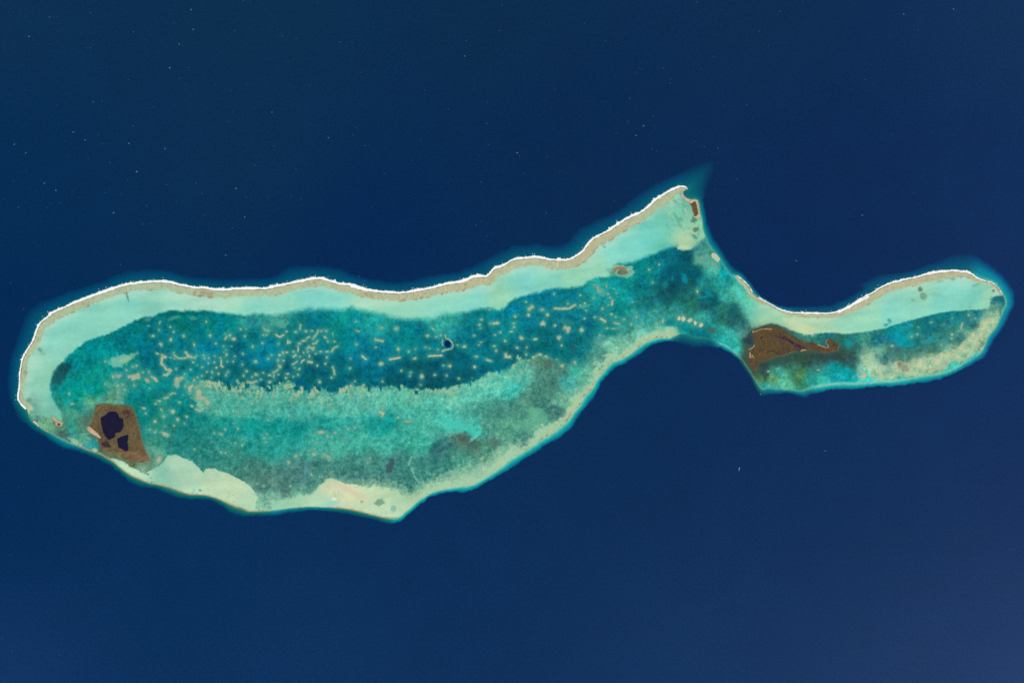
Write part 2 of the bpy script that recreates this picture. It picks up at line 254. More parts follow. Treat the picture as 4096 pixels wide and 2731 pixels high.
# ------------------------------------------------------------------ water and bottom tones read off at points: x y r g b
T_LAGOON = """400,1602,85,160,135 470,1600,90,160,135 540,1630,20,130,122 560,1660,10,128,122 330,1700,75,120,105 2450,1365,90,175,150 2550,1348,110,190,165 2380,1400,70,150,135 2400,1330,20,125,120 2500,1320,60,160,145 2640,1325,100,190,165 230,1480,25,95,98 290,1430,0,140,140 350,1400,0,128,130 430,1440,0,142,142 300,1550,0,150,142 380,1560,0,145,138 560,1290,0,112,112 600,1320,0,116,124 700,1262,0,112,112 760,1300,0,115,118 520,1370,0,120,128 620,1400,0,106,120 700,1370,0,118,130 830,1400,0,126,146 800,1330,0,120,125 900,1300,0,130,135 1000,1278,40,145,138 1100,1280,50,148,138 1000,1350,0,116,128 950,1400,0,104,120 1050,1420,0,124,145 1080,1400,0,130,150 1180,1420,0,96,112 1250,1450,0,90,106 1150,1350,0,112,122 1300,1380,0,114,126 1350,1340,0,125,130 1400,1270,5,140,138 900,1470,0,98,108 1000,1500,0,95,105 1100,1520,0,92,104 1300,1500,0,96,108 1400,1520,0,98,110 1450,1400,0,120,140 1520,1420,0,115,135 1600,1350,0,125,132 1700,1350,0,118,130 1750,1290,45,160,148 1500,1290,25,152,145 1850,1450,0,90,106 1800,1500,0,86,100 1900,1400,0,114,126 1950,1350,0,110,125 1700,1520,0,80,96 1600,1500,0,90,102 2000,1290,0,125,135 2050,1260,0,125,140 2100,1240,0,120,140 2180,1200,0,120,138 2300,1230,0,120,135 2250,1280,0,112,125 2350,1310,0,106,118 2200,1350,0,104,116 2050,1430,0,95,112 2100,1480,0,95,110 2200,1400,0,108,118 2350,1380,10,115,118 2280,1420,0,110,115 2450,1160,0,140,145 2500,1200,10,145,145 2400,1170,20,150,148 2550,1150,0,120,128 2480,1230,0,125,130
2600,1230,10,100,108 2712,1058,0,96,110 2644,1041,0,118,130 2746,1034,0,80,96 2780,1092,0,86,100 2678,1109,0,90,105 2695,1143,0,76,94 2610,1075,0,130,140 2576,1109,0,125,130 2525,1126,10,145,140 2678,1168,15,88,94 2746,1168,20,98,100 2780,1202,30,105,92 2814,1229,25,92,90 2848,1202,0,88,98 2882,1253,30,110,105 2610,1246,60,160,145 2576,1212,20,120,120 2542,1263,40,150,140 2508,1304,30,135,130 2440,1331,0,115,118 2610,1304,50,160,145 2678,1300,0,125,130 2746,1321,0,125,130 2814,1331,0,120,128 2865,1345,20,150,150 2746,1352,0,108,112 2831,1368,10,100,104 2814,1263,50,160,145 2695,1263,45,145,132 2802,1034,75,155,138 2853,1078,75,172,150 2904,1088,0,150,155 2836,1119,30,140,135 2887,1136,30,150,145 2938,1170,75,190,170 2904,1187,50,160,150 2819,1211,15,95,100 2887,1238,40,120,110 2938,1245,20,92,94 2972,1289,40,105,100 2921,1289,35,105,100 2904,1323,50,165,150 2972,1340,70,130,115 2938,1374,40,170,165 2887,1357,30,160,155 2989,1204,70,185,165 3006,1255,95,200,175
300,1580,0,150,140 391,1568,0,128,120 306,1619,20,140,132 296,1656,70,150,130 289,1704,40,140,130 357,1670,60,120,105 357,1612,80,160,135 442,1597,80,155,130 527,1610,0,125,120 575,1670,0,125,125 595,1721,40,140,128 629,1772,50,140,125 612,1806,90,155,130 680,1755,40,130,120 714,1704,20,125,118 595,1619,0,125,125 663,1636,30,135,125 714,1619,0,130,130 731,1534,0,125,135 728,1653,0,118,120 238,1697,80,140,120 190,1700,110,170,140 255,1738,70,110,100 289,1721,50,150,145 340,1755,90,165,145 374,1772,40,150,150 323,1721,75,150,130 425,1799,85,95,70 459,1823,95,105,75 510,1850,85,105,82 578,1862,105,145,118 612,1850,90,130,110
3503,1356,25,110,115 3580,1333,0,138,150 3618,1363,0,148,160 3656,1382,20,115,112 3713,1306,10,115,125 3752,1268,10,115,125 3828,1255,15,120,125 3886,1291,40,120,118 3790,1337,40,115,110 3733,1352,40,130,125 3847,1363,55,120,110 3733,1390,55,120,110 3656,1406,65,115,105 3580,1406,55,110,105 3541,1428,60,115,105 3618,1425,65,125,112 3465,1344,60,150,135 3407,1344,45,120,112 3400,1371,20,125,125 3388,1421,50,78,76 3407,1459,45,100,95 3905,1249,30,130,130 3981,1207,60,130,125 4000,1191,20,105,115 3970,1237,110,170,145 3476,1428,140,190,155 3476,1459,160,200,165 3446,1478,130,190,165 3503,1478,165,205,170 3514,1410,100,160,138 3580,1478,165,200,160 3618,1467,140,142,112 3656,1459,165,195,155 3694,1459,150,190,155 3733,1440,170,200,160 3790,1440,150,195,160 3828,1413,160,195,155 3866,1406,160,195,155 3886,1363,160,192,155 3924,1337,160,195,155 3943,1298,160,195,155 3970,1275,140,190,155 3924,1382,130,170,140 3886,1432,60,190,180 3809,1470,60,200,190 3618,1508,60,195,180 3465,1511,60,200,190 3388,1505,0,165,175 3292,1488,30,150,150 3343,1481,0,145,150 3394,1488,0,160,165 3275,1468,50,112,104 3224,1440,40,75,65 3292,1434,45,70,70 3360,1420,45,70,70 3394,1437,42,82,80 3156,1434,48,86,70 3241,1420,55,84,66 3105,1454,42,88,76 3054,1461,40,70,62 3047,1481,45,80,65 3105,1481,50,150,130 3139,1515,85,185,150 3088,1515,95,150,95 3061,1509,80,125,85 3173,1488,50,115,95 3197,1502,80,130,70 3207,1530,50,130,95 3241,1515,40,160,150 3156,1540,90,185,150 3292,1516,50,180,165 3360,1512,20,180,180 3071,1547,20,160,160 3207,1352,60,140,125 3309,1342,20,120,125 3275,1355,35,130,125 3360,1345,40,110,105 3394,1362,20,130,130 3411,1386,45,100,95 3088,1303,45,85,85 3139,1320,50,100,95 2986,1362,30,62,62 2976,1403,60,110,95 2979,1427,55,78,62 2935,1369,45,180,170 2952,1403,55,190,175"""
T_TERRACE = """1020,2015,140,195,165 1045,1995,100,170,148 1030,2035,150,200,170 1000,2010,130,190,162 820,1620,80,180,160 900,1640,72,175,155 1000,1650,60,165,150 1100,1640,70,170,152 1200,1650,60,165,150 1300,1640,75,180,160 1400,1640,85,185,165 1500,1620,90,190,168 1600,1620,72,182,160 1700,1620,75,185,165 1800,1570,95,195,170 1900,1540,88,196,172 2000,1540,75,195,175 2050,1560,62,195,178 2080,1500,80,180,160 800,1680,10,130,125 900,1700,0,135,130 700,1700,0,120,118 780,1750,20,125,118 1000,1700,0,145,138 1100,1700,0,140,135 1200,1720,0,135,130 1300,1690,20,150,142 1400,1700,40,165,155 1250,1760,50,165,150 1100,1770,30,155,145 1000,1780,20,140,132 900,1780,30,135,125 1350,1780,62,170,150 1450,1750,60,175,155 1500,1700,10,145,140 1550,1690,0,150,145 1600,1720,50,165,150 1700,1720,65,175,155 1780,1680,72,195,175 1900,1720,60,190,170 1700,1780,60,180,160 1650,1770,55,170,150 1550,1780,60,175,155
850,1820,35,125,118 950,1830,50,135,122 1000,1880,60,120,110 1050,1950,65,105,100 1150,1960,60,102,100 1200,1900,65,120,118 1250,1940,60,125,118 1300,1880,60,125,115 1400,1870,60,130,120 1400,1930,65,125,120 1500,1850,55,130,120 1600,1850,55,125,120 1620,1920,60,130,120 1700,1850,50,125,118 1750,1800,45,108,110 1800,1860,50,128,118 1850,1750,72,110,98 1900,1780,75,120,105 1950,1700,65,140,125 2000,1640,60,135,122 2050,1650,65,135,120 2100,1600,75,135,118 2150,1600,62,125,112 2200,1550,65,125,112 2180,1450,70,125,110 2250,1480,65,120,108 2200,1500,70,130,115 2050,1700,88,165,135 2150,1690,92,170,140 2000,1720,80,150,130 1950,1790,75,140,120 2020,1760,80,150,130 2230,1640,60,115,110 2100,1750,60,125,115 1850,1850,70,150,130 1700,1920,60,135,122 1500,1930,65,125,118 2300,1480,60,180,160 2270,1520,55,160,150 2320,1420,70,150,135 2380,1440,75,150,130 2420,1430,50,130,122 2350,1500,110,190,160 2250,1610,110,180,150 2290,1640,140,200,165 2450,1390,120,195,165 2550,1370,110,190,165 2650,1335,120,195,165 1100,2020,140,195,165 1180,2000,150,200,170 1180,1975,90,160,140 1080,1985,100,165,145 2150,1760,110,180,150 2000,1830,100,165,140"""
T_SAND = """120,1450,160,215,190 150,1350,135,212,195 250,1250,140,215,195 330,1200,130,210,190 450,1220,140,212,190 500,1180,130,210,195 600,1210,135,205,185 700,1190,160,220,195 800,1185,170,217,198 950,1200,165,220,190 1000,1225,135,212,195 1150,1220,140,212,190 1250,1190,130,212,198 1350,1180,135,215,200 1450,1220,165,220,190 1550,1200,150,215,185 1600,1250,145,212,185 1750,1200,140,215,192 1900,1180,130,212,195 2000,1180,150,212,180 2100,1120,130,212,198 2200,1110,135,212,190 2300,1110,150,215,180 2400,1070,155,215,185 2450,1020,135,215,200 2550,1000,125,215,200 2500,960,130,212,195 2600,950,115,210,195 2650,900,110,200,180 2700,850,130,205,175 2750,800,110,190,165 2780,900,140,200,165 2740,960,160,205,165 2650,990,100,195,175 160,1550,140,205,180 180,1620,140,205,180 215,1600,110,195,175 200,1660,115,190,165 125,1620,70,140,125
3100,1260,160,215,175 3200,1280,180,215,172 3300,1300,175,215,175 3200,1300,190,218,172 3350,1270,145,212,185 3450,1290,150,215,185 3500,1240,150,215,180 3550,1250,130,210,195 3650,1220,140,212,190 3700,1180,155,215,185 3750,1210,130,212,195 3850,1150,135,215,200 3900,1180,120,205,185 3950,1200,150,210,175 3950,1120,150,210,180 3990,1140,160,205,170 2938,1180,75,190,170 3000,1250,105,200,172 3040,1238,150,210,175 3057,1282,165,210,170 2950,1130,75,185,170 3010,1300,140,200,165
750,1950,178,216,184 700,1870,172,210,180 850,1930,184,214,179 930,1960,190,215,178 980,2000,178,214,180 500,1880,185,225,185 560,1910,190,225,190 640,1930,150,205,175 660,1890,140,200,175 1300,1920,186,208,168 1330,1950,204,214,176 1400,1970,208,215,176 1250,1990,180,215,180 1300,2030,165,213,190 1450,2000,200,218,178 1550,1980,180,212,172 1550,2030,190,220,185 1650,1960,180,210,170 1100,2010,150,205,175 1180,1995,160,208,172 1750,1930,170,210,175 1850,1920,170,210,175 1950,1860,175,215,180 2100,1790,165,205,170 1500,2050,190,220,185"""
def tones(t):
    a = np.array([[float(q) for q in s.split(',')] for s in t.split()], np.float32); return a[:, :2], a[:, 2:]
def idw(X, Y, P, V, soft=14.0, power=1.8):
    W = np.zeros(X.shape, np.float32); R = np.zeros(X.shape + (V.shape[1],), np.float32)
    for (px, py), v in zip(P, V):
        w = 1.0 / (((X - px) ** 2 + (Y - py) ** 2 + soft * soft) / 900.0) ** power
        W += w; R += w[..., None] * v
    return R / W[..., None]
# slope ramps, rim to deep water
DEEPC = (2, 41, 85)
RAMPS = dict(
    N=[(0, 0, 100, 112), (.25, 0, 86, 112), (.6, 0, 70, 106), (.85, 0, 56, 97), (1,) + DEEPC],
    S=[(0, 150, 200, 168), (.2, 85, 185, 170), (.5, 0, 155, 160), (.75, 0, 122, 140), (.9, 0, 74, 110), (1,) + DEEPC],
    W=[(0, 160, 155, 115), (.14, 95, 130, 105), (.34, 15, 112, 104), (.65, 0, 88, 102), (.88, 0, 58, 92), (1,) + DEEPC],
    E=[(0, 120, 180, 155), (.25, 10, 145, 158), (.55, 0, 118, 150), (.82, 0, 76, 124), (1,) + DEEPC],
    F=[(0, 90, 170, 150), (.3, 0, 125, 138), (.65, 0, 88, 116), (.9, 0, 52, 94), (1,) + DEEPC],
    T=[(0, 30, 130, 125), (.3, 0, 100, 108), (.7, 0, 72, 100), (1,) + DEEPC])
ANCH = "70,1500,N 100,1400,N 300,1130,N 600,1080,N 900,1130,N 1200,1100,N 1500,1170,N 2000,1030,N 2500,850,N 2700,740,N 2820,760,T 2800,900,F 2850,1000,F 2920,1100,F 2990,1180,F 3090,1235,F 3250,1250,N 3500,1170,N 3800,1080,N 3980,1120,E 4030,1200,E 3990,1330,E 3900,1400,E 3780,1490,S 3500,1540,S 3300,1560,S 3210,1575,F 3100,1565,F 3020,1530,W 2970,1450,W 2900,1380,S 2830,1370,T 2740,1365,T 2650,1358,S 2400,1500,S 2200,1760,S 1900,1930,S 1620,2050,S 1500,2080,W 1400,2040,W 1250,2035,F 1150,2045,F 1000,2030,W 700,1955,W 400,1840,W 250,1770,F 150,1710,T 90,1640,T"

# ------------------------------------------------------------------ the sea surface as one sampled plan
STEP = 2.0
GX = np.arange(-180, 4260 + .1, STEP, dtype=np.float32); GY = np.arange(540, 2220 + .1, STEP, dtype=np.float32)
def upsample(small, f, shape):
    """bilinear, small sampled every f grid steps"""
    iy = np.arange(shape[0]) / f; ix = np.arange(shape[1]) / f
    y0 = np.minimum(iy.astype(int), small.shape[0] - 2); x0 = np.minimum(ix.astype(int), small.shape[1] - 2)
    fy = (iy - y0).astype(np.float32); fx = (ix - x0).astype(np.float32)
    if small.ndim == 3: fy, fx = fy[:, None, None], fx[None, :, None]
    else: fy, fx = fy[:, None], fx[None, :]
    a = small[y0] * (1 - fy) + small[y0 + 1] * fy
    return a[:, x0] * (1 - fx) + a[:, x0 + 1] * fx
def blob(c, X, Y, x, y, rx, ry, ang, col, st, soft=.35):
    r = max(rx, ry) * 1.8
    i0, i1 = np.searchsorted(GX, [x - r, x + r]); j0, j1 = np.searchsorted(GY, [y - r, y + r])
    sl = (slice(j0, j1), slice(i0, i1)); xx, yy = X[sl], Y[sl]
    a = math.radians(ang); u = (xx - x) * math.cos(a) + (yy - y) * math.sin(a); v = -(xx - x) * math.sin(a) + (yy - y) * math.cos(a)
    d = np.sqrt((u / rx) ** 2 + (v / ry) ** 2) + .45 * fbm(xx, yy, max(8, .7 * min(rx, ry)), 3, int(x) % 11)
    sub = c[sl]; mixc(sub, col, st * (1 - sstep(1 - soft, 1 + soft, d))); c[sl] = sub
BLOBS = """2720,900,7,16,-30,92,160,140,.5 2735,850,5,14,-20,95,165,145,.5 2690,880,10,6,20,100,175,155,.4 2760,975,12,6,0,120,165,130,.5 3905,1140,14,6,-20,95,165,150,.5 3760,1125,12,6,0,140,175,140,.5 3300,1425,60,14,-3,42,66,64,.6 3130,1448,40,10,-14,48,80,66,.5 2650,1200,30,12,35,0,88,96,.4 2730,1080,40,26,40,0,82,96,.35 1562,1863,13,36,15,60,88,94,.9 1494,1855,14,6,0,60,100,100,.6 1773,1795,32,7,-25,38,95,98,.7 1767,1768,9,15,0,40,108,106,.5 1858,1758,30,15,25,70,95,88,.8 1890,1780,18,8,30,72,98,90,.6 2189,1455,26,18,0,75,108,94,.7 2295,1398,11,22,0,35,92,94,.7 1975,1768,28,20,0,80,110,98,.6 1515,2008,20,12,-10,105,145,120,.75 1573,2033,11,14,0,115,170,155,.6 1447,2006,6,5,0,130,165,135,.7 800,1959,6,5,0,95,150,135,.8 774,1964,5,14,20,130,200,185,.6 1338,1996,13,6,-25,222,240,215,.9 1325,2012,26,10,-10,140,205,190,.5 1345,1937,32,11,20,206,208,172,.7 1390,1957,40,13,35,212,206,172,.8 1440,1983,30,12,25,210,205,172,.7 1222,1890,6,28,5,85,150,170,.6 258,1474,36,17,-45,15,75,82,.9 236,1503,22,30,10,22,90,92,.8 160,1397,10,9,0,115,145,118,.8 172,1412,10,8,40,125,175,150,.5 510,1188,4,16,-15,105,148,122,.8 430,1163,5,5,0,130,160,130,.5 116,1599,11,10,0,92,150,130,.7 345,1682,20,13,-45,78,108,90,.8 265,1738,18,6,0,65,105,98,.8 367,1745,18,9,25,85,100,76,.7 299,1765,28,8,33,168,197,160,.8 378,1798,12,7,10,188,202,160,.85 2845,1319,24,13,20,60,105,95,.85 2777,881,12,12,0,60,120,105,.75 2784,919,11,10,0,82,112,92,.75 2777,946,15,9,35,45,130,125,.7 2705,868,6,20,-30,92,162,142,.6 2700,806,9,5,50,112,150,125,.7 2735,820,6,10,-20,95,165,145,.5 2746,963,30,26,0,178,210,170,.7 2733,990,26,10,5,190,217,172,.85 2416,987,8,4,40,100,150,135,.7 2408,975,4,8,30,130,170,145,.5 3681,1157,9,11,0,100,126,102,.9 3693,1185,15,13,10,112,154,130,.85 3740,1178,34,9,0,120,190,168,.5 3652,1199,9,6,0,118,165,140,.5 3974,1161,6,6,0,112,118,110,.85 3878,1228,6,5,0,120,160,135,.5 3815,1117,10,5,0,130,160,130,.6 3990,1195,24,11,0,20,108,120,.8 3599,1455,11,7,20,150,120,92,.85 3614,1470,22,12,20,135,138,112,.7 3193,1306,62,15,30,204,219,172,.6 3230,1312,36,12,10,200,218,172,.5 3006,1352,13,30,0,42,58,68,.9 2985,1405,9,22,0,68,80,62,.7 3062,1488,14,30,0,45,68,66,.8 2800,1045,26,20,20,100,170,145,.5 2860,1055,30,16,50,95,165,145,.5 1826,1702,44,24,15,72,200,180,.85 1880,1720,40,14,25,68,198,178,.7 1768,1678,24,10,-10,72,198,178,.7 1895,1752,26,5,-35,110,205,180,.7 2155,1660,42,22,20,98,175,145,.6 2110,1705,50,26,5,98,175,145,.55 2140,1640,34,14,10,98,178,148,.5 1640,1845,4,24,20,120,190,160,.7 1650,1880,5,16,-20,125,195,165,.7 1665,1915,5,18,-35,125,195,165,.6 1298,1818,12,10,0,130,190,165,.7 1315,1833,14,9,40,125,190,165,.6 480,1442,46,22,-18,120,190,165,.9 515,1430,36,11,-28,150,192,155,.7 590,1278,16,6,-20,90,150,130,.6 690,1274,22,7,-15,95,165,145,.6 770,1272,14,9,0,90,160,140,.6 1130,1293,22,17,0,85,165,148,.8 1093,1287,14,10,20,75,155,140,.6 1060,1310,12,24,-35,70,150,135,.6 1072,1320,10,6,20,110,165,140,.6 2402,1160,14,26,-30,110,175,150,.6 2340,1225,26,6,-15,90,175,155,.6 2260,1285,40,10,10,90,160,140,.4 2690,1112,6,12,0,0,132,150,.7 2738,1115,9,24,-15,0,140,155,.8 2836,1175,22,10,45,0,135,150,.8 2806,1190,26,5,-12,0,140,155,.8 2795,1157,5,30,5,30,120,115,.6 2660,1140,10,14,30,20,135,140,.6 2650,1218,9,5,40,20,120,125,.7 3558,1284,8,9,0,30,135,130,.6 3545,1300,8,6,0,30,140,140,.6 3505,1365,7,6,0,30,150,150,.7 3515,1330,9,6,0,40,140,130,.6 3535,1336,6,5,0,40,150,140,.6 3720,1362,18,13,0,30,150,155,.7 3640,1375,22,12,0,0,155,165,.7 3596,1352,20,26,0,0,150,160,.5 3394,1377,10,20,10,20,140,140,.6 3476,1440,24,34,-10,158,198,162,.7 3462,1395,10,18,-20,110,165,140,.6 1085,1435,10,34,8,0,128,150,.7 1110,1400,24,12,-25,0,128,150,.6 1390,1480,18,18,0,0,125,128,.6 1840,1462,24,18,0,0,118,132,.5 2010,1462,34,22,0,0,118,132,.5""".split()
def build_field():
    X, Y = np.meshgrid(GX, GY); shape = X.shape
    Xs, Ys = X[::4, ::4], Y[::4, ::4]; up = lambda a: upsample(a.astype(np.float32), 4, shape)
    d1 = up(sdist(Xs, Ys, SHELF)); d2 = up(sdist(Xs, Ys, DEEP))
    n8 = fbm(X, Y, 9, 3, 1); n20 = fbm(X, Y, 22, 4, 2); n60 = fbm(X, Y, 70, 4, 3); n5 = fbm(X, Y, 6, 2, 4); nstr = fbm(X, Y, 34, 4, 5, ang=-.15, stretch=4.0)
    fing = fbm(X, Y, 9, 3, 6, ang=math.pi / 2, stretch=2.6)
    col = np.empty(shape + (3,), np.float32); col[:] = DEEPC
    # --- outer slope
    t = np.clip(-d1 / np.maximum(-d1 + np.maximum(d2 + 5 * n20, 0), 1e-3), 0, 1)
    t = np.clip(t + .07 * n20 * np.clip(4 * t * (1 - t), 0, 1), 0, 1); t[d2 < -8] = 1
    an = [a.split(',') for a in ANCH.split()]
    keys = sorted(RAMPS)
    Wt = idw(X[::10, ::10], Y[::10, ::10], [(float(a[0]), float(a[1])) for a in an], np.array([[1.0 if a[2] == k else 0.0 for k in keys] for a in an], np.float32), 20, 2.2)
    Wt = upsample(Wt, 10, shape)
    sl = np.zeros_like(col)
    for i, k in enumerate(keys):
        R = np.array(RAMPS[k]); c = np.stack([np.interp(t, R[:, 0], R[:, q + 1]) for q in range(3)], -1)
        sl += Wt[..., i:i + 1] * c.astype(np.float32)
    sl *= (1 + (.05 * n20 + .05 * n8) * (1 - t))[..., None]
    col[:] = sl
    cls = np.zeros(shape, np.int8); cls[(d1 < 0) & (t < .97)] = 1
    ins = d1 >= 0
    # --- lagoon floor
    P, V = tones(T_LAGOON); lag = upsample(idw(X[::6, ::6], Y[::6, ::6], P, V, 13, 2.3), 6, shape)
    P, V = tones(T_TERRACE); ter = upsample(idw(X[::6, ::6], Y[::6, ::6], P, V, 13, 2.2), 6, shape)
    frac = fbm(X, Y, 24, 4, 10, gain=.85); frac2 = fbm(X, Y, 13, 3, 7, gain=.85); frac3 = fbm(X, Y, 40, 4, 0, gain=.75)
    mott = .15 * frac + .13 * frac2 + .07 * n5
    lag = lag * (1 + mott + .04 * n60)[..., None] + frac3[..., None] * np.array([-4, -3, 11], np.float32)
    pale = np.clip(frac2 + .5 * frac, -1, 1.4)[..., None] * np.array([22, 13, 10], np.float32)
    ter = ter * (1 + .62 * mott + .05 * fbm(X, Y, 26, 4, 8, ang=-.12, stretch=3.2))[..., None] + pale
    dt = up(sdist(Xs, Ys, TERRACE)); wx = up(np.interp(Xs, [720, 800, 2200, 2300], [0, 1, 1, 0]).astype(np.float32))
    edge = dt + 3 * fing * up(sstep(2300, 2000, Xs)) + 5 * n8 + 6 * n20
    chn = fbm(X, Y, 15, 2, 9, ang=math.pi / 2 - .12, stretch=5.0)
    cut = sstep(.42, .85, chn) * up(np.interp(Xs, [780, 840, 2000, 2150], [0, 1, .8, 0]).astype(np.float32))
    edge = edge - 20 * cut * (1 + .5 * n8) * sstep(80, 20, ds := up(dist_line(Xs, Ys, catmull(SPUR[1:36], False, 3))))
    wt = sstep(-9, 12, edge) * wx + sstep(-26, 26, dt + 6 * n20) * (1 - wx)
    ter = .87 * ter + .13 * np.array([98, 160, 138], np.float32)
    body = lag * (1 - wt[..., None]) + ter * wt[..., None]
    knob = sstep(-.15, .8, .9 * n8 + .8 * n20 + .4 * fing + .3 * n60 + .4 * n5)
    fade = up(np.interp(Xs, [760, 800, 1250, 1500, 1900, 2150, 2200], [0, 1, 1, .75, .5, .7, 0]).astype(np.float32))
    sw = np.clip(1.15 - (edge - 4) / (66 + 26 * n60), 0, 1) * sstep(0, 4, edge) * fade * (ds < 110)
    mixc(body, (176, 188, 146), np.clip(sw * (.12 + 1.0 * knob), 0, .95))
    mixc(body, (110, 130, 105), .4 * sw * sstep(.3, .8, n5 + .5 * n8) * sstep(20, 3, edge))
    # --- south-east knobbly rim and thin south crest
    dr = up(dist_line(Xs, Ys, RIM_S)); sx = up(np.interp(Xs, [1450, 1600, 2690, 2730], [0, 1, 1, 0]).astype(np.float32)) * up((Ys > 1300) * 1.0)
    wid = 27 + 16 * n60 + 16 * n20 + 7 * n8
    mixc(body, (165, 207, 168), np.clip(sx * sstep(wid + 16, wid - 14, dr + 7 * frac2), 0, .9))
    rk = sstep(9 + 5 * n8, 2, np.abs(dr - 9 - 4 * n20)) * sx
    mixc(body, (186, 184, 146), np.clip(rk * (.2 + .7 * sstep(-.2, .6, n8 + .5 * n20)), 0, .9)); mixc(body, (132, 126, 96), np.clip(sx * sstep(3.2, .8, np.abs(dr - 4 - 4 * n20)) * sstep(-.1, .6, n8 + .4 * n5), 0, .75))
    # south-western thin tan crest
    tw = up(np.interp(Xs, [150, 330, 980, 1050, 1300, 1400, 1580, 1600], [.3, .9, .9, .25, .3, 1, 1, 0]).astype(np.float32)) * up(((Xs < 1620) & (Ys > 1600)) * 1.0)
    # eastern coral terrace with a crisp, knobbly edge
    it = (X > 3380) & (X < 4040) & (Y > 1230) & (Y < 1530)
    de = up(sdist(Xs, Ys, EAST_TERR)) + 4.5 * n8 + 4 * n20; wt2 = sstep(-2.5, 2.5, de) * it
    et = np.empty_like(body); et[:] = (160, 196, 158)
    mixc(et, (196, 206, 166), sstep(-.1, .8, n20 + .5 * n8)); mixc(et, (105, 165, 145), .8 * sstep(.25, .9, -n20 + .5 * n60 - .2 * n8))
    body = body * (1 - .85 * wt2[..., None]) + et * .85 * wt2[..., None]
    mixc(body, (172, 166, 128), .55 * it * sstep(4.5, 1, np.abs(de - 3)) * sstep(-.6, .3, n20))
    mixc(body, (120, 200, 178), .7 * up(np.interp(Xs, [3180, 3260, 3600, 3700], [0, 1, 1, 0]).astype(np.float32)) * up((Ys > 1450) * 1.0) * sstep(7, 2, dr - 1))
    # --- sand flats
    P, V = tones(T_SAND); sand = upsample(idw(X[::6, ::6], Y[::6, ::6], P, V, 20, 1.6), 6, shape)
    sand = sand * (1 + .04 * nstr + .014 * n20 + .012 * n8)[..., None] + (np.clip(nstr, -1, 1) * np.array([.05, 0, -.03])[:, None, None]).transpose(1, 2, 0) * 60
    da = up(sdist(Xs, Ys, APRON)); de = up(sdist(Xs, Ys, APRON_E))
    wsoft = up(np.interp(Xs, [300, 900, 1300, 1400, 2000, 2300, 2700], [6, 7, 18, 20, 9, 8, 10]).astype(np.float32))
    w = np.maximum(sstep(-1, 1, (da + 3.5 * n20 + 2 * n8) / wsoft), sstep(-4, 4, de + 2.0 * n8) * up(sstep(2920, 3060, Xs)))
    softe = sstep(-30, 30, de) * up(1 - sstep(2920, 3060, Xs))
    w = np.maximum(w, softe)
    dsw = np.maximum(np.maximum(sdist(Xs, Ys, SAND_W), sdist(Xs, Ys, SAND_STRIP)), sdist(Xs, Ys, SAND_S)); dsw = up(dsw)
    ws = up(np.interp(Xs, [1000, 1060, 1280, 1330, 1420, 1620], [2.5, 7, 7, 3, 4, 13]).astype(np.float32)); w2 = sstep(-1, 1, (dsw + 2 * frac2 + (3.2 * n8 + 1.5 * n20) * (1 + 2.2 * up(sstep(1350, 1650, Xs)))) / ws)
    w2 = w2 * up(np.interp(Xs, [1560, 1700], [1, .4]).astype(np.float32))
    feath = sstep(-46, 2, dsw + 16 * frac2 + 10 * frac) * (w2 < .9) * up(np.interp(Xs, [1000, 1080, 1300, 1380, 1460, 2150], [.1, .5, .2, .35, .6, .6]).astype(np.float32))
    mixc(body, (160, 202, 166), np.clip(feath, 0, .8))
    cls[ins] = 2
    cls[ins & (wt > .5) & (X < 2720)] = 3
    cls[ins & (X > 2960)] = 4
    cls[ins & (w > .5) & (X < 2880)] = 5; cls[ins & (w > .5) & (X >= 2880)] = 6
    cls[ins & (w2 > .5)] = 7
    w = np.maximum(w, w2)
    body = body * (1 - w[..., None]) + sand * w[..., None]
    mixc(body, (70, 120, 108), .32 * sstep(.74, .95, vnoise(X / 5, Y / 5, 9)) * (w2 > .8) * sstep(.2, .9, n60 + .2))
    # --- northern reef flat behind the surf
    dn = up(dist_line(Xs, Ys, catmull(CREST_N, False, 2))); dE = up(dist_line(Xs, Ys, catmull(CREST_E, False, 2)))
    perp = fbm(X, Y, 10, 3, 8, ang=math.radians(80), stretch=2.0)
    fw = up(np.interp(Xs, [60, 100, 150, 400, 900, 1500, 1900, 2300, 2650, 2720], [14, 22, 31, 29, 31, 30, 34, 35, 36, 20]).astype(np.float32))
    fe = up(np.interp(Xs, [2940, 2990, 3050, 3200, 3400, 3600, 3800, 3900, 3990], [13, 18, 10, 12, 24, 32, 26, 15, 6]).astype(np.float32))
    fl = np.maximum(sstep(3.5, -3.5, dn - fw - 5 * perp - 4 * n60), sstep(3.5, -3.5, dE - fe - 3.5 * perp - 2 * n60)) * ins
    warm = up(np.interp(Xs, [100, 600, 1000, 1500, 1800, 2100, 2700, 3300, 3600, 4000], [0, 0, .3, .5, .8, .8, .35, .8, .9, .9]).astype(np.float32))
    flat = np.empty_like(col); flat[:] = (172, 190, 155)
    mixc(flat, (188, 184, 148), np.clip(warm + .4 * n60, 0, 1))
    flat *= (1 + .04 * perp + .03 * n5 + .03 * n20)[..., None]
    spots = sstep(.45, 1.0, n20 + .7 * perp + .9 * n60 - .15) * sstep(2, 14, np.minimum(dn, dE))
    mixc(flat, (140, 136, 104), .5 * spots * up(np.interp(Xs, [0, 2200, 2350, 3000], [1, 1, .35, .6]).astype(np.float32)))
    body = body * (1 - fl[..., None]) + flat * fl[..., None]
    inn = np.minimum(np.abs(dn - fw), np.abs(dE - fe) + 2)
    mixc(body, (120, 140, 112), .45 * ins * sstep(6, 1, inn) * sstep(.2, .9, perp + .8 * n60) * (w > .4))
    mixc(body, (118, 92, 82), .75 * ins * sstep(5, 2, np.minimum(dn, dE)) * (np.minimum(dn, dE) < 7))
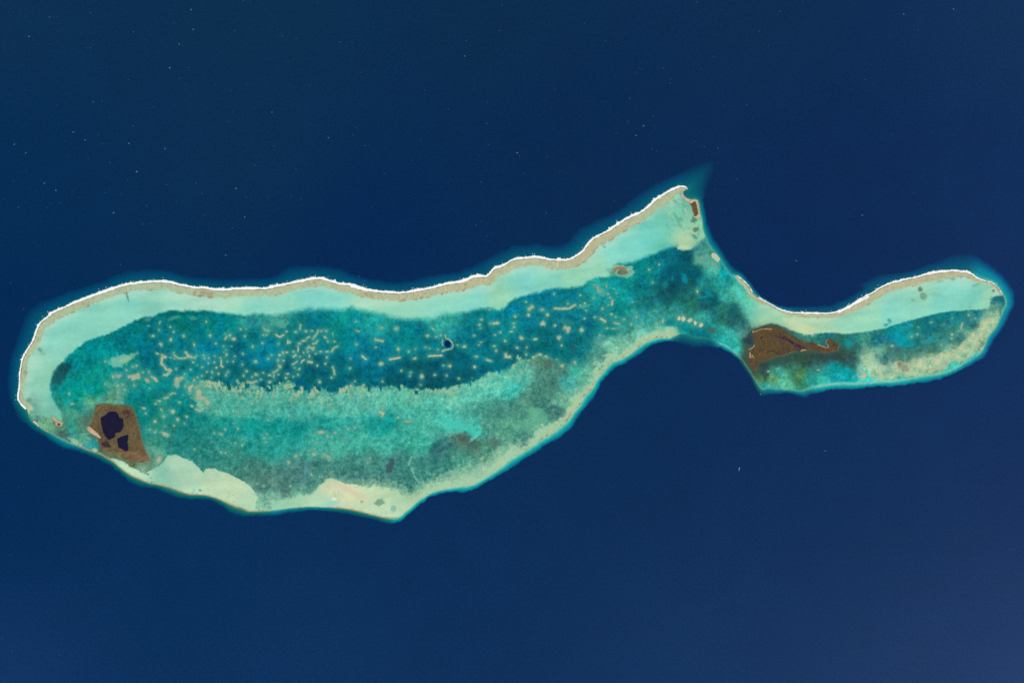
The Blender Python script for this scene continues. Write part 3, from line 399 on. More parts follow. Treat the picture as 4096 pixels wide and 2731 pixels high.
    cls[ins & (fl > .5) & (X < 2880)] = 8; cls[ins & (fl > .5) & (X >= 2880)] = 9
    mixc(body, (178, 160, 122), np.clip(tw * sstep(6, 1.5, dr + 1.5 * n8) * (.75 + .3 * n20), 0, .9))
    col = np.where(ins[..., None], body, col)
    wq = sstep(5, 0, -d1) * (~ins) * tw
    mixc(col, (165, 158, 118), .6 * wq)
    nearflat = np.minimum(np.abs(dn - fw), np.abs(dE - fe)); mixc(col, (178, 219, 198), np.clip(.55 * ins * (w > .9) * (fl < .5) * sstep(46 + 24 * n60, 6, nearflat) * (.7 + .8 * nstr), 0, .75))
    mz = up(sstep(2640, 2700, Xs) * sstep(2830, 2780, Xs) * sstep(740, 790, Ys) * sstep(1000, 960, Ys)) * ins * (w > .5) * (fl < .3)
    mixc(col, (92, 152, 130), .55 * mz * sstep(.1, .9, frac + .6 * n20 - .1)); mixc(col, (186, 210, 170), .55 * mz * sstep(.15, .9, -frac2 - .5 * n20))
    # --- spots and stains with a shape of their own
    for b in BLOBS:
        v = [float(q) for q in b.split(',')]; blob(col, X, Y, v[0], v[1], v[2], v[3], v[4], v[5:8], v[8])
    # --- shallow surroundings of islands and patch reefs
    for isl, cc, wd, st in ((ISLAND_W, (92, 112, 88), 6, .5), (ISLAND_E, (62, 84, 76), 10, .8), (CAY_N, (100, 140, 115), 4, .5), (CAY_W, (110, 140, 112), 5, .6)):
        a = np.array(isl); i0, i1 = np.searchsorted(GX, [a[:, 0].min() - 60, a[:, 0].max() + 60]); j0, j1 = np.searchsorted(GY, [a[:, 1].min() - 60, a[:, 1].max() + 60])
        q = (slice(j0, j1), slice(i0, i1)); d = sdist(X[q], Y[q], isl); sub = col[q]
        mixc(sub, cc, np.clip(st * np.exp(-np.maximum(-d, 0) / wd) * (.75 + .5 * n20[q]), 0, 1)); col[q] = sub
    for o in PATCHES:
        x0, x1, y0, y1 = patch_box(o, 16)
        i0, i1 = np.searchsorted(GX, [x0, x1]); j0, j1 = np.searchsorted(GY, [y0, y1]); q = (slice(j0, j1), slice(i0, i1))
        f = patch_f(o, X[q], Y[q]); sub = col[q]; k = np.maximum(f - 1, 0) * o['w'] / 2
        mixc(sub, (95, 168, 145), (.35 if o['f'] else .6) * np.exp(-k / 6.5)); col[q] = sub
    # --- the oval shoal
    ox, oy = OVAL
    blob(col, X, Y, ox + 6, oy, 44, 24, 8, (130, 185, 152), .9, .2); blob(col, X, Y, ox - 18, oy + 14, 36, 14, 30, (20, 120, 122), .4, .4)
    return X, Y, np.clip(col, 0, 255), cls
# ------------------------------------------------------------------ building blocks
COL = scene.collection
def wx(x): return (x - CX) * PX
def wy(y): return -(y - CY) * PX
def tag(o, label=None, cat=None, group=None, kind=None):
    for k, v in (('label', label), ('category', cat), ('group', group), ('kind', kind)):
        if v: o[k] = v
    return o
def link(name, me, parent=None):
    o = bpy.data.objects.new(name, me); COL.objects.link(o)
    if parent: o.parent = parent
    return o
def empty(name, x, y):
    o = bpy.data.objects.new(name, None); COL.objects.link(o); o.location = (wx(x), wy(y), 0); o.empty_display_size = 200
    return o
def mesh(name, co, quads, tone=None, mat=None, tris=None):
    """co in world metres; quads (n,4) and/or tris (n,3) index arrays"""
    me = bpy.data.meshes.new(name)
    nq = 0 if quads is None else len(quads); nt = 0 if tris is None else len(tris)
    me.vertices.add(len(co)); me.vertices.foreach_set('co', np.ascontiguousarray(co, np.float32).ravel())
    idx = np.concatenate([a.ravel() for a in (quads, tris) if a is not None and len(a)]).astype(np.int32)
    me.loops.add(len(idx)); me.loops.foreach_set('vertex_index', idx)
    me.polygons.add(nq + nt)
    start = np.concatenate([np.arange(nq) * 4, nq * 4 + np.arange(nt) * 3]).astype(np.int32)
    me.polygons.foreach_set('loop_start', start)
    if hasattr(me.polygons[0], 'loop_total'):
        try: me.polygons.foreach_set('loop_total', np.concatenate([np.full(nq, 4), np.full(nt, 3)]).astype(np.int32))
        except Exception: pass
    me.update(calc_edges=True)
    me.polygons.foreach_set('use_smooth', np.ones(nq + nt, bool))
    if tone is not None:
        at = me.attributes.new('tone', 'FLOAT_COLOR', 'POINT')
        rgba = np.ones((len(co), 4), np.float32); rgba[:, :3] = np.clip(lin(tone) / GAIN, 0, .9)
        at.data.foreach_set('color', rgba.ravel())
    if mat: me.materials.append(mat)
    return me
def material(name, rough=.8, spec=.2, grains=((90, .06), (35, .06)), ior=1.4, flat=None):
    """surface tone from the mesh (or one tone) broken up by procedural noise of given sizes in metres"""
    m = bpy.data.materials.new(name); m.use_nodes = True
    nd, lk = m.node_tree.nodes, m.node_tree.links
    b = nd['Principled BSDF']; b.inputs['Roughness'].default_value = rough; b.inputs['IOR'].default_value = ior
    b.inputs['Specular IOR Level'].default_value = spec
    if flat is None:
        a = nd.new('ShaderNodeAttribute'); a.attribute_name = 'tone'; c = a.outputs['Color']
    else:
        a = nd.new('ShaderNodeRGB'); a.outputs[0].default_value = tuple(lin(flat) / GAIN) + (1,); c = a.outputs[0]
    tc = nd.new('ShaderNodeNewGeometry')
    for size, amp in grains:
        n = nd.new('ShaderNodeTexNoise'); n.inputs['Scale'].default_value = 1.0 / size; n.inputs['Detail'].default_value = 2.0
        lk.new(tc.outputs['Position'], n.inputs['Vector'])
        r = nd.new('ShaderNodeMapRange'); r.inputs[1].default_value = .2; r.inputs[2].default_value = .8
        r.inputs[3].default_value = 1 - amp; r.inputs[4].default_value = 1 + amp
        lk.new(n.outputs[0], r.inputs[0])
        s = nd.new('ShaderNodeVectorMath'); s.operation = 'SCALE'
        lk.new(c, s.inputs[0]); lk.new(r.outputs[0], s.inputs[3]); c = s.outputs[0]
    lk.new(c, b.inputs['Base Color'])
    return m
WATER = dict(rough=SEA_ROUGH, spec=.36, ior=1.333)
M_OCEAN = material('deep_sea_water', grains=((75, .26), (160, .09), (1500, .05)), **WATER)
M_LAGOON = material('lagoon_water', grains=((62, .17), (140, .08)), **WATER)
M_SAND = material('sand_under_shallow_water', grains=((60, .045), (180, .025)), **WATER)
M_FLAT = material('reef_flat_rubble', grains=((60, .10), (120, .05)), **WATER)
M_CORAL = material('coral_head', rough=.6, grains=((25, .08), (60, .07)))
M_FOAM = material('white_foam', rough=.9, spec=.1, grains=((30, .05), (80, .04)))
M_LEAF = material('mangrove_leaves', rough=.9, spec=.1, grains=((45, .26), (110, .16)))
M_BEACH = material('dry_coral_sand', rough=.95, spec=.1, grains=((25, .05), (70, .05)))
M_POND = material('still_pond_water', rough=.25, spec=.4, ior=1.333, grains=((60, .08),))
M_CAP = material('whitecap_foam', rough=.9, spec=.1, grains=((12, .1),), flat=(76, 90, 114))
M_CAP_BRIGHT = material('bright_whitecap_foam', rough=.9, spec=.1, grains=((12, .1),), flat=(128, 126, 136))
M_PAINT = material('white_ship_paint', rough=.4, spec=.4, grains=((6, .04),), flat=(238, 236, 230))
M_DECK = material('grey_ship_deck', rough=.7, spec=.2, grains=((4, .08),), flat=(170, 168, 160))
M_GLASS = material('dark_window_glass', rough=.1, spec=.5, grains=((3, .1),), flat=(40, 46, 54))

# ------------------------------------------------------------------ water and sea floor
X, Y, COLR, CLS = build_field()
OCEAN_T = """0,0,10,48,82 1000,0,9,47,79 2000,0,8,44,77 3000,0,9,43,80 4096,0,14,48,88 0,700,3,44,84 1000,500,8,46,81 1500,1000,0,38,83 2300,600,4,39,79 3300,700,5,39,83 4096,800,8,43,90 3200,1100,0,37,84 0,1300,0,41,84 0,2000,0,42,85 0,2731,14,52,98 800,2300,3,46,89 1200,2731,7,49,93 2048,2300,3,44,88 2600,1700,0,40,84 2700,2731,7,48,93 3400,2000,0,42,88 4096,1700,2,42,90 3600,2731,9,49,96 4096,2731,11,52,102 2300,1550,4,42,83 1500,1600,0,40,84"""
OP, OV = tones(OCEAN_T)  # regional water colour, with haze brightening towards the outer edges painted in
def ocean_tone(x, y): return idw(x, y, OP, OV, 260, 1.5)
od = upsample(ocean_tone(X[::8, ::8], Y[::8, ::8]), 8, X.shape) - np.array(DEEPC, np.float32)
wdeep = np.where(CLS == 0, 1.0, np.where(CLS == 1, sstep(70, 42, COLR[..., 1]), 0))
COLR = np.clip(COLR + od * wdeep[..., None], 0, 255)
ny, nx = X.shape
vid = np.arange(ny * nx).reshape(ny, nx)
cells = np.stack([vid[1:, :-1], vid[1:, 1:], vid[:-1, 1:], vid[:-1, :-1]], -1)      # counter-clockwise seen from above
ccls = CLS[:-1, :-1]
SETTING = {1: ('reef_slope', M_LAGOON, 'dark teal water over the outer reef slope ringing the whole atoll'),
           2: ('lagoon', M_LAGOON, 'deep teal main lagoon dotted with tan coral patches'),
           3: ('lagoon', M_LAGOON, 'pale green shallow southern terrace with grey seagrass beds'),
           4: ('lagoon', M_LAGOON, 'small eastern lagoon below the hook tailed brown island'),
           5: ('sand_flat', M_SAND, 'long pale turquoise sand apron behind the main surf line'),
           6: ('sand_flat', M_SAND, 'pale turquoise sand apron above the small eastern lagoon'),
           7: ('sand_flat', M_SAND, 'cream sand lobes along the bottom edge of the atoll'),
           8: ('reef_flat', M_FLAT, 'narrow tan reef flat just inside the long main surf line'),
           9: ('reef_flat', M_FLAT, 'narrow tan reef flat inside the eastern surf line')}
Z = 0.5 * ((CLS == 8) | (CLS == 9)) + 0.2 * ((CLS >= 5) & (CLS <= 7))
ALLCO = np.stack([wx(X), wy(Y), Z], -1).reshape(-1, 3).astype(np.float32)
ALLT = COLR.reshape(-1, 3)
for k, (name, mt, label) in SETTING.items():
    q = cells[ccls == k]
    u, inv = np.unique(q.ravel(), return_inverse=True)
    tag(link(name, mesh(name, ALLCO[u], inv.reshape(-1, 4), ALLT[u], mt)), label, 'sea floor' if k > 4 else 'water', kind='structure')
q = cells[ccls == 0]; u, inv = np.unique(q.ravel(), return_inverse=True)
co, tn, fq = [ALLCO[u]], [ALLT[u]], [inv.reshape(-1, 4)]
base = len(u)
ax = np.concatenate([[-60000, -15000, -4000], np.arange(-1500, 5641, 60), [8000, 19000, 64000]]).astype(np.float32)
ay = np.concatenate([[-60000, -15000, -4000], np.arange(-1500, 4261, 60), [7000, 18000, 63000]]).astype(np.float32)
BX, BY = np.meshgrid(ax, ay)
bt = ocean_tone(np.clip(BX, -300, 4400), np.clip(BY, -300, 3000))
bv = np.arange(BX.size).reshape(BX.shape)
bc = np.stack([bv[1:, :-1], bv[1:, 1:], bv[:-1, 1:], bv[:-1, :-1]], -1)
hole = (BX[:-1, :-1] >= GX[0] - 1) & (BX[:-1, 1:] <= GX[-1] + 1) & (BY[:-1, :-1] >= GY[0] - 1) & (BY[1:, :-1] <= GY[-1] + 1)
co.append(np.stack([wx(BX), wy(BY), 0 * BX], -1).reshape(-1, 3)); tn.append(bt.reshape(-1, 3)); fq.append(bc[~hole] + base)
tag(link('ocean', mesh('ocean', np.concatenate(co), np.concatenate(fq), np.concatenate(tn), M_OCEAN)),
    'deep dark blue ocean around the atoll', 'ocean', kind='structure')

# ------------------------------------------------------------------ surf
def surf(name, label, pts, wfun, seed, gap=-2, blobs=.7):
    P = catmull(pts, False, 6); seg = np.r_[0, np.cumsum(np.hypot(*np.diff(P, axis=0).T))]
    s = np.arange(0, seg[-1], 1.5); x = np.interp(s, seg, P[:, 0]); y = np.interp(s, seg, P[:, 1])
    dx, dy = np.gradient(x), np.gradient(y); l = np.hypot(dx, dy); nxn, nyn = dy / l, -dx / l
    k9 = np.ones(9) / 9; nxn = np.convolve(np.pad(nxn, 4, 'edge'), k9, 'valid'); nyn = np.convolve(np.pad(nyn, 4, 'edge'), k9, 'valid')
    w0 = np.array([wfun(a, b) for a, b in zip(x, y)])
    big = fbm(s, 0 * s + seed, 60, 2, seed); mid = fbm(s, 0 * s + 31, 16, 3, seed + 1); fine = fbm(s, 0 * s + 77, 5, 2, seed + 2)
    w = .76 * w0 * np.clip(1 + .26 * big + .30 * mid + .16 * fine + .35 * sstep(.6, 1.1, mid + .4 * fine), .15, 2.2)
    alive = (mid + .5 * big) > gap
    fr = np.array([-.12, .12, .4, .72, 1.0]); hz = np.array([.7, 2.6, 3.2, 1.8, .25])
    inn = 1.2 * fbm(s, 0 * s + 5, 9, 2, seed + 3)
    vx = x[:, None] + nxn[:, None] * (fr * w[:, None] + inn[:, None] * (fr < .3)); vy = y[:, None] + nyn[:, None] * (fr * w[:, None] + inn[:, None] * (fr < .3))
    vz = hz + .5 * fbm(vx, vy, 6, 2, seed)
    vco = np.stack([wx(vx), wy(vy), np.maximum(vz, .9)], -1).reshape(-1, 3)
    tone = np.tile(np.array([[236, 232, 224], [252, 250, 246], [253, 252, 250], [250, 250, 248], [196, 214, 214]], np.float32), (len(s), 1))
    vi = np.arange(len(s) * 5).reshape(-1, 5)
    qd = np.stack([vi[:-1, :-1], vi[1:, :-1], vi[1:, 1:], vi[:-1, 1:]], -1)[alive[:-1] & alive[1:]].reshape(-1, 4)
    cos, tns, qs, tri, n = [vco], [tone], [qd], [], len(vco)
    R = random.Random(seed)                                    # loose scraps of foam seaward of the line
    for _ in range(int(len(s) * 1.5 / 13 * blobs)):
        i = R.randrange(len(s)); d = w[i] * R.uniform(.9, 1.15) + abs(R.gauss(0, 3.5)); r = R.uniform(.6, 1.8)
        bx, by = x[i] + nxn[i] * d + R.gauss(0, 2), y[i] + nyn[i] * d + R.gauss(0, 2)
        ring = [(bx, by, 1.6)] + [(bx + r * R.uniform(.6, 1.3) * math.cos(t * math.pi / 3), by + r * R.uniform(.5, 1.0) * math.sin(t * math.pi / 3), .5) for t in range(6)]
        cos.append(np.array([(wx(a), wy(b), c) for a, b, c in ring])); tns.append(np.array([(240, 240, 236)] + [(205, 216, 214)] * 6, np.float32))
        tri += [(n, n + 1 + (t + 1) % 6, n + 1 + t) for t in range(6)]; n += 7
    tag(link(name, mesh(name, np.concatenate(cos), np.concatenate(qs), np.concatenate(tns), M_FOAM, np.array(tri) if tri else None)), label, 'surf')
def w_main(x, y):
    return float(np.interp(x, [60, 75, 100, 140, 300, 700, 1200, 1500, 1900, 2300, 2600, 2735, 2750], [6.5, 8, 6, 7, 10.5, 11, 11, 11, 10.5, 9.5, 9, 8.5, 3])) * (.8 if y > 1500 else 1)
surf('surf_line', 'long white line of surf breaking along the upper edge of the main reef', CREST_N[4:], w_main, 3)
surf('surf_line', 'short broken white surf at the far western corner of the reef', CREST_N[:5], lambda x, y: 8.5, 5, blobs=.8)
surf('surf_line', 'curving white line of surf along the upper edge of the eastern reef', CREST_E[4:], lambda x, y: float(np.interp(x, [3000, 3060, 3120, 3250, 3400, 3700, 3870, 3920, 3960, 4010], [2.5, 4, 6, 7.5, 8, 9, 8, 6, 4, 2])), 8, gap=-2)
surf('surf_line', 'thin white foam on the pale reef spit left of the eastern surf', CREST_E[:4], lambda x, y: 3.2, 9, blobs=.1)

# ------------------------------------------------------------------ coral patches
def patch_mesh(o, name, z0=.4, h=2.6):
    st = max(.7, min(1.6, o['w'] / 9)); x0, x1, y0, y1 = patch_box(o, 2)
    xx, yy = np.meshgrid(np.arange(x0, x1, st), np.arange(y0, y1, st)); f = patch_f(o, xx, yy)
    vi = np.arange(xx.size).reshape(xx.shape); ok = f < 1.0
    c = ok[1:, :-1] & ok[1:, 1:] & ok[:-1, 1:] & ok[:-1, :-1]
    q = np.stack([vi[1:, :-1], vi[1:, 1:], vi[:-1, 1:], vi[:-1, :-1]], -1)[c]
    if not len(q): return None
    n1 = fbm(xx, yy, 6, 3, 3); n2 = fbm(xx, yy, 14, 3, 5)
    z = z0 + h * np.sqrt(np.clip(1 - f, 0, 1)) * (1 + .25 * n1)
    if o.get('cream'): core, edge = (205, 200, 160), (150, 185, 155)
    elif o['f']: core, edge = (125, 168, 140), (80, 150, 135)
    else:
        v_ = vnoise(np.array([o['x'] * .37]), np.array([o['y'] * .41]), 2)[0]
        core, edge = (np.array((184, 186, 152)) * v_ + np.array((136, 170, 142)) * (1 - v_)), (100, 150, 130)
    t = np.empty(xx.shape + (3,), np.float32); t[:] = core
    t *= (1 + .06 * n1 + .04 * n2)[..., None]
    if not o['f']:
        up_ = -(yy - o['y']) / max(o['h'], o['w']) * 2
        mixc(t, (150, 125, 98), np.clip(.65 * sstep(.45, .8, f) * sstep(-.35, .7, up_ + .6 * n2), 0, 1))      # brown algal crest on the windward side
    if o['w'] > 19: mixc(t, (110, 172, 150), .75 * sstep(-.1, .7, fbm(xx, yy, 12, 4, 7, gain=.65)))
    mixc(t, edge, sstep(.4, 1.0, f) * .85)
    u, inv = np.unique(q.ravel(), return_inverse=True)
    co = np.stack([wx(xx) - wx(o['x']), wy(yy) - wy(o['y']), z], -1).reshape(-1, 3)[u]
    return mesh(name, co, inv.reshape(-1, 4), t.reshape(-1, 3)[u], M_CORAL)
def area(o):
    if o['ch']:
        P = o['ch']; return o['w'] * (sum(math.dist(P[i], P[i + 1]) for i in range(len(P) - 1)) + .8 * o['w'])
    return o['w'] * o['h'] * .785
HOLE = (1790, 1375.5)
ordered = sorted(PATCHES, key=area, reverse=True)
near = sorted(ordered[:295], key=lambda o: math.dist((o['x'], o['y']), HOLE))[:5]
ORD = ['closest', 'second closest', 'third closest', 'fourth closest', 'fifth closest']
NUM = {0.0: 'zero'}
small_rest = []
for k, o in enumerate(ordered):
    if k >= 295: small_rest.append(o); continue
    me = patch_mesh(o, 'coral_patch')
    if me is None: continue
    ob = link('coral_patch', me); ob.location = (wx(o['x']), wy(o['y']), 0)
    ar, asp = area(o), (max(o['w'], o['h']) / min(o['w'], o['h']))
    size = 'tiny' if ar < 75 else 'small' if ar < 170 else 'medium' if ar < 420 else 'large'
    shape = ('branching' if len(o['ch']) > 3 else 'elongated') if o['ch'] else 'round' if asp < 1.22 else 'oval' if asp < 1.9 else 'elongated'
    hue = 'cream' if o.get('cream') else 'faint green' if o['f'] else 'tan'
    if o in near:
        lab = f"{size} {shape} {hue} coral patch {ORD[near.index(o)]} to the round dark blue hole"
    else:
        lab = f"{size} {shape} {hue} coral patch in the lagoon, {o['x'] / 40.96:.1f}% across and {o['y'] / 27.31:.1f}% down"
    tag(ob, lab, 'coral patch', 'coral patches in the lagoons')
cos, tns, qs, n = [], [], [], 0
for o in small_rest:
    me = patch_mesh(o, 'coral_patch')
    if me is None: continue
    v = np.empty(len(me.vertices) * 3, np.float32); me.vertices.foreach_get('co', v); v = v.reshape(-1, 3) + np.array([wx(o['x']), wy(o['y']), 0], np.float32)
    li = np.empty(len(me.loops), np.int32); me.loops.foreach_get('vertex_index', li)
    tc = np.empty(len(v) * 4, np.float32); me.attributes['tone'].data.foreach_get('color', tc)
    cos.append(v); qs.append(li.reshape(-1, 4) + n); tns.append(tc.reshape(-1, 4)); n += len(v)
    bpy.data.meshes.remove(me)
me = mesh('coral_rubble', np.concatenate(cos), np.concatenate(qs), np.zeros((n, 3)), M_CORAL)
me.attributes['tone'].data.foreach_set('color', np.concatenate(tns).ravel())
tag(link('coral_rubble', me), 'scatter of the tiniest coral specks spread through the lagoons', 'coral', kind='stuff')

# ------------------------------------------------------------------ areas cut from one outline: islands, cays, shoal
def cover(root, outline, layers, step=1.3, warp=1.0):
    """layers: list of (name, polygon or None, material, z function, tone function, label); first that holds a cell takes it"""
    a = np.array(outline); xx, yy = np.meshgrid(np.arange(a[:, 0].min() - 4, a[:, 0].max() + 4, step), np.arange(a[:, 1].min() - 4, a[:, 1].max() + 4, step))
    nn = fbm(xx, yy, 7, 3, 2)
    d = sdist(xx, yy, outline) + warp * nn
    vi = np.arange(xx.size).reshape(xx.shape)
    q = np.stack([vi[1:, :-1], vi[1:, 1:], vi[:-1, 1:], vi[:-1, :-1]], -1)
    ok = d > 0; free = ok[1:, :-1] & ok[1:, 1:] & ok[:-1, 1:] & ok[:-1, :-1]
    for name, poly, mat, zf, tf, label in layers:
        if poly is None: take = free.copy(); dp = d
        else:
            dp = sdist(xx, yy, poly) + warp * .8 * nn; take = free & (dp[:-1, :-1] > -step * .5)
        free &= ~take
        if not take.any(): continue
        u, inv = np.unique(q[take].ravel(), return_inverse=True)
        z = zf(xx, yy, d); co = np.stack([wx(xx) - root.location.x, wy(yy) - root.location.y, z + 0 * xx], -1).reshape(-1, 3)[u]
        ob = link(name, mesh(name, co, inv.reshape(-1, 4), tf(xx, yy, d).reshape(-1, 3)[u], mat), root)
        if label: ob['label'] = label
def const(z): return lambda x, y, d: 0 * x + z
def two(c0, c1, sc, seed, **kw):
    def f(x, y, d):
        t = np.empty(x.shape + (3,), np.float32); t[:] = c0; mixc(t, c1, np.clip(.5 + .8 * fbm(x, y, sc, 4, seed, **kw), 0, 1)); return t
    return f
def canopy(h, seed): return lambda x, y, d: 1.2 + h * sstep(0, 5, d) * (1 + .3 * fbm(x, y, 5, 3, seed))
def wood(c0, c1, dark, fringe, seed):
    def f(x, y, d):
        t = two(c0, c1, 30, seed)(x, y, d); n = fbm(x, y, 5, 3, seed + 2); t *= (1 + .10 * n)[..., None]
        mixc(t, dark, .55 * sstep(.55, .95, fbm(x, y, 16, 3, seed + 4) + .3 * n)); mixc(t, fringe, .75 * sstep(6, 0, d + 2.5 * n)); return t
    return f
def thick(line, w):
    """closed outline around a traced line"""
    P = catmull(line, False, 3); d = np.gradient(P, axis=0); d /= np.hypot(d[:, 0], d[:, 1])[:, None] + 1e-6
    nrm = np.stack([d[:, 1], -d[:, 0]], -1) * w / 2
    return [tuple(p) for p in P + nrm] + [tuple(p) for p in (P - nrm)[::-1]]
pondc = two((26, 24, 52), (30, 27, 55), 12, 3)
beachc = two((206, 180, 150), (186, 158, 128), 9, 2)
isl = tag(empty('wooded_island', 450, 1680), 'olive brown wooded island with two dark ponds near the left end of the atoll', 'island')
streak = lambda x, y, d: two((132, 108, 82), (98, 80, 54), 7, 6, ang=math.radians(-24), stretch=4)(x, y, d)
cover(isl, ISLAND_W, [
    ('pond', B('1250,450 1290,425 1350,425 1390,455 1400,495 1445,510 1450,570 1440,630 1410,665 1355,675 1350,720 1320,740 1275,755 1240,720 1210,670 1195,590 1180,520 1190,490 1240,470'), M_POND, const(1.0), pondc, 'large lobed dark pond'),
    ('pond', B('1375,740 1440,715 1470,710 1505,695 1505,750 1495,790 1510,870 1480,890 1440,870 1390,840 1380,790'), M_POND, const(1.0), pondc, 'smaller wedge shaped dark pond'),
    ('marsh', B('1190,800 1230,775 1270,780 1280,810 1310,840 1270,845 1210,830'), M_LEAF, const(1.6), two((50, 40, 56), (72, 56, 52), 8, 3), 'dark marsh below the big pond'),
    ('marsh', B('1425,430 1480,400 1522,412 1538,470 1500,495 1475,508 1460,460'), M_LEAF, const(1.6), two((72, 50, 60), (96, 74, 58), 9, 4), 'purple marsh beside the big pond'),
    ('beach', B('1015,620 1035,600 1060,612 1110,650 1150,690 1188,735 1165,738 1120,708 1060,672 1020,650'), M_BEACH, const(1.8), beachc, None),
    ('scrub', B('1170,845 1220,840 1320,880 1430,905 1540,900 1640,860 1700,870 1735,945 1768,985 1740,1010 1690,1020 1580,1025 1500,1005 1430,965 1390,920 1300,900 1220,880'), M_LEAF, canopy(2.5, 4), streak, 'pinkish streaked scrub'),
    ('scrub', B('1100,440 1140,385 1190,345 1300,345 1340,352 1340,368 1200,372 1150,410 1115,470 1095,560 1060,600 1040,600 1070,560 1085,500'), M_LEAF, canopy(2.5, 5), two((132, 112, 84), (102, 86, 58), 8, 5), None),
    ('woodland', None, M_LEAF, canopy(7, 2), wood((106, 92, 62), (92, 80, 56), (72, 60, 50), (98, 104, 80), 3), None)])
isl = tag(empty('wooded_island', 3180, 1385), 'brown wooded island with a hooked tail between the main reef and the eastern lagoon', 'island')
cover(isl, ISLAND_E, [
    ('pond', M('735,272 760,268 800,282 860,280 920,325 990,370 1060,388 1105,422 1050,428 1010,450 980,430 950,380 900,345 840,312 780,292'), M_POND, const(1.0), two((44, 34, 58), (84, 68, 60), 7, 7), 'long dark slanting pond'),
    ('beach', thick(M('468,212 500,225 560,198 630,190 705,196'), 3.4), M_BEACH, const(1.9), two((176, 142, 108), (150, 118, 86), 6, 2), None),
    ('beach', thick(M('465,208 478,238'), 3.8), M_BEACH, const(1.9), two((186, 158, 126), (160, 132, 100), 7, 2), None),
    ('beach', thick(M('1362,313 1338,322 1328,345 1340,368 1362,390 1358,408 1335,408 1300,398 1232,374'), 3.4), M_BEACH, const(1.9), two((186, 158, 126), (160, 132, 100), 7, 2), 'pale hooked beach on the tail'),
    ('beach', thick(M('424,434 455,420 480,402 493,380'), 3.8), M_BEACH, const(1.9), two((186, 158, 126), (160, 132, 100), 7, 2), None),
    ('beach', M('1035,440 1060,425 1110,440 1080,455 1040,460'), M_BEACH, const(1.9), two((186, 158, 126), (160, 132, 100), 7, 2), None),
    ('beach', thick(M('430,470 445,490 435,520 455,530'), 4), M_BEACH, const(1.9), two((205, 180, 155), (130, 105, 75), 3, 2), None),
    ('beach', thick(M('700,542 760,520 820,512 880,490 960,462'), 3), M_BEACH, const(1.9), two((150, 122, 92), (120, 96, 66), 6, 2), None),
    ('beach', thick(M('1488,402 1480,425 1470,440'), 4), M_BEACH, const(1.9), two((170, 140, 105), (140, 112, 80), 6, 2), None),
    ('marsh', thick(M('640,468 670,452 710,450 740,470 770,492'), 3.5), M_LEAF, const(1.7), two((58, 46, 44), (84, 66, 50), 6, 3), None),
    ('marsh', thick(M('565,300 580,288 592,290'), 4), M_LEAF, const(1.7), two((50, 40, 44), (70, 54, 46), 6, 3), None),
    ('clearing', thick(M('465,500 470,520 490,528'), 6), M_BEACH, const(2), two((190, 165, 135), (110, 88, 58), 3, 5), None),
    ('woodland', None, M_LEAF, canopy(7, 6), wood((94, 79, 50), (86, 69, 51), (68, 53, 46), (80, 82, 68), 6), None)])
isl = tag(empty('sand_cay', 2772, 840), 'small sandy cay with brown scrub at the top right tip of the main reef', 'island')
cover(isl, CAY_N, [
    ('scrub', E('1945,482 1998,458 2012,480 2026,530 2036,600 2012,638 1988,630 1972,570'), M_LEAF, canopy(4, 3), wood((100, 84, 58), (88, 72, 50), (72, 58, 46), (140, 118, 90), 2), None),
    ('beach', None, M_BEACH, const(1.6), two((214, 186, 158), (190, 158, 130), 8, 4), None)], 1.0, 2.2)
isl = tag(empty('sand_cay', 228, 1680), 'tiny sand cay with a dark pool left of the island with ponds', 'island')
cover(isl, CAY_W, [
    ('pond', B('672,570 690,560 712,572 705,590 688,596'), M_POND, const(.9), two((84, 62, 60), (120, 92, 78), 5, 2), None),
    ('beach', None, M_BEACH, const(1.5), two((206, 178, 144), (168, 136, 106), 7, 4), None)], 1.0)
isl = tag(empty('sand_spit', 140, 1695), 'whitish sand spit on the reef edge at the lower left', 'sand spit')
cover(isl, SPIT_W, [('beach', None, M_BEACH, const(1.4), two((222, 212, 196), (196, 176, 152), 7, 4), None)], 1.0)
ox, oy = OVAL
def ellipse(x, y, rx, ry, a=0, n=28):
    a = math.radians(a)
    return [(x + rx * math.cos(t) * math.cos(a) - ry * math.sin(t) * math.sin(a), y + rx * math.cos(t) * math.sin(a) + ry * math.sin(t) * math.cos(a)) for t in [i * 2 * math.pi / n for i in range(n)]]
sh = tag(empty('oval_shoal', ox, oy), 'oval shoal with a dark middle and brown rim beside the turquoise apron', 'shoal')
cover(sh, E('1025,1275 1045,1232 1090,1208 1150,1212 1210,1235 1270,1262 1288,1295 1250,1315 1180,1338 1110,1335 1060,1315'), [
    ('seagrass', E('1085,1285 1100,1258 1150,1255 1195,1272 1212,1295 1180,1315 1125,1320 1090,1308'), M_CORAL, const(.6), two((84, 105, 90), (110, 128, 105), 8, 2), None),
    ('coral_crest', thick(E('1048,1290 1058,1255 1095,1240 1140,1242 1190,1258'), 11), M_CORAL, const(1.3), two((152, 122, 95), (140, 118, 92), 6, 3), None),
    ('sand_bank', None, M_CORAL, const(.5), two((150, 190, 158), (112, 170, 145), 16, 4), None)], 1.2, 2.0)
rf = tag(empty('reef_spur', 2862, 1030), 'small pale reef spur with a white edge on the right side of the gap', 'reef')
cover(rf, E('2192,1082 2200,1060 2225,1062 2262,1090 2292,1130 2280,1165 2262,1172 2225,1140 2195,1115'), [
    ('foam', thick(E('2205,1060 2230,1066 2262,1092 2290,1130 2282,1158'), 2.4), M_FOAM, const(1.6), two((240, 232, 222), (215, 200, 185), 4, 2), None),
    ('coral_top', None, M_CORAL, const(.7), two((196, 205, 168), (172, 192, 158), 9, 4), None)], 1.0)
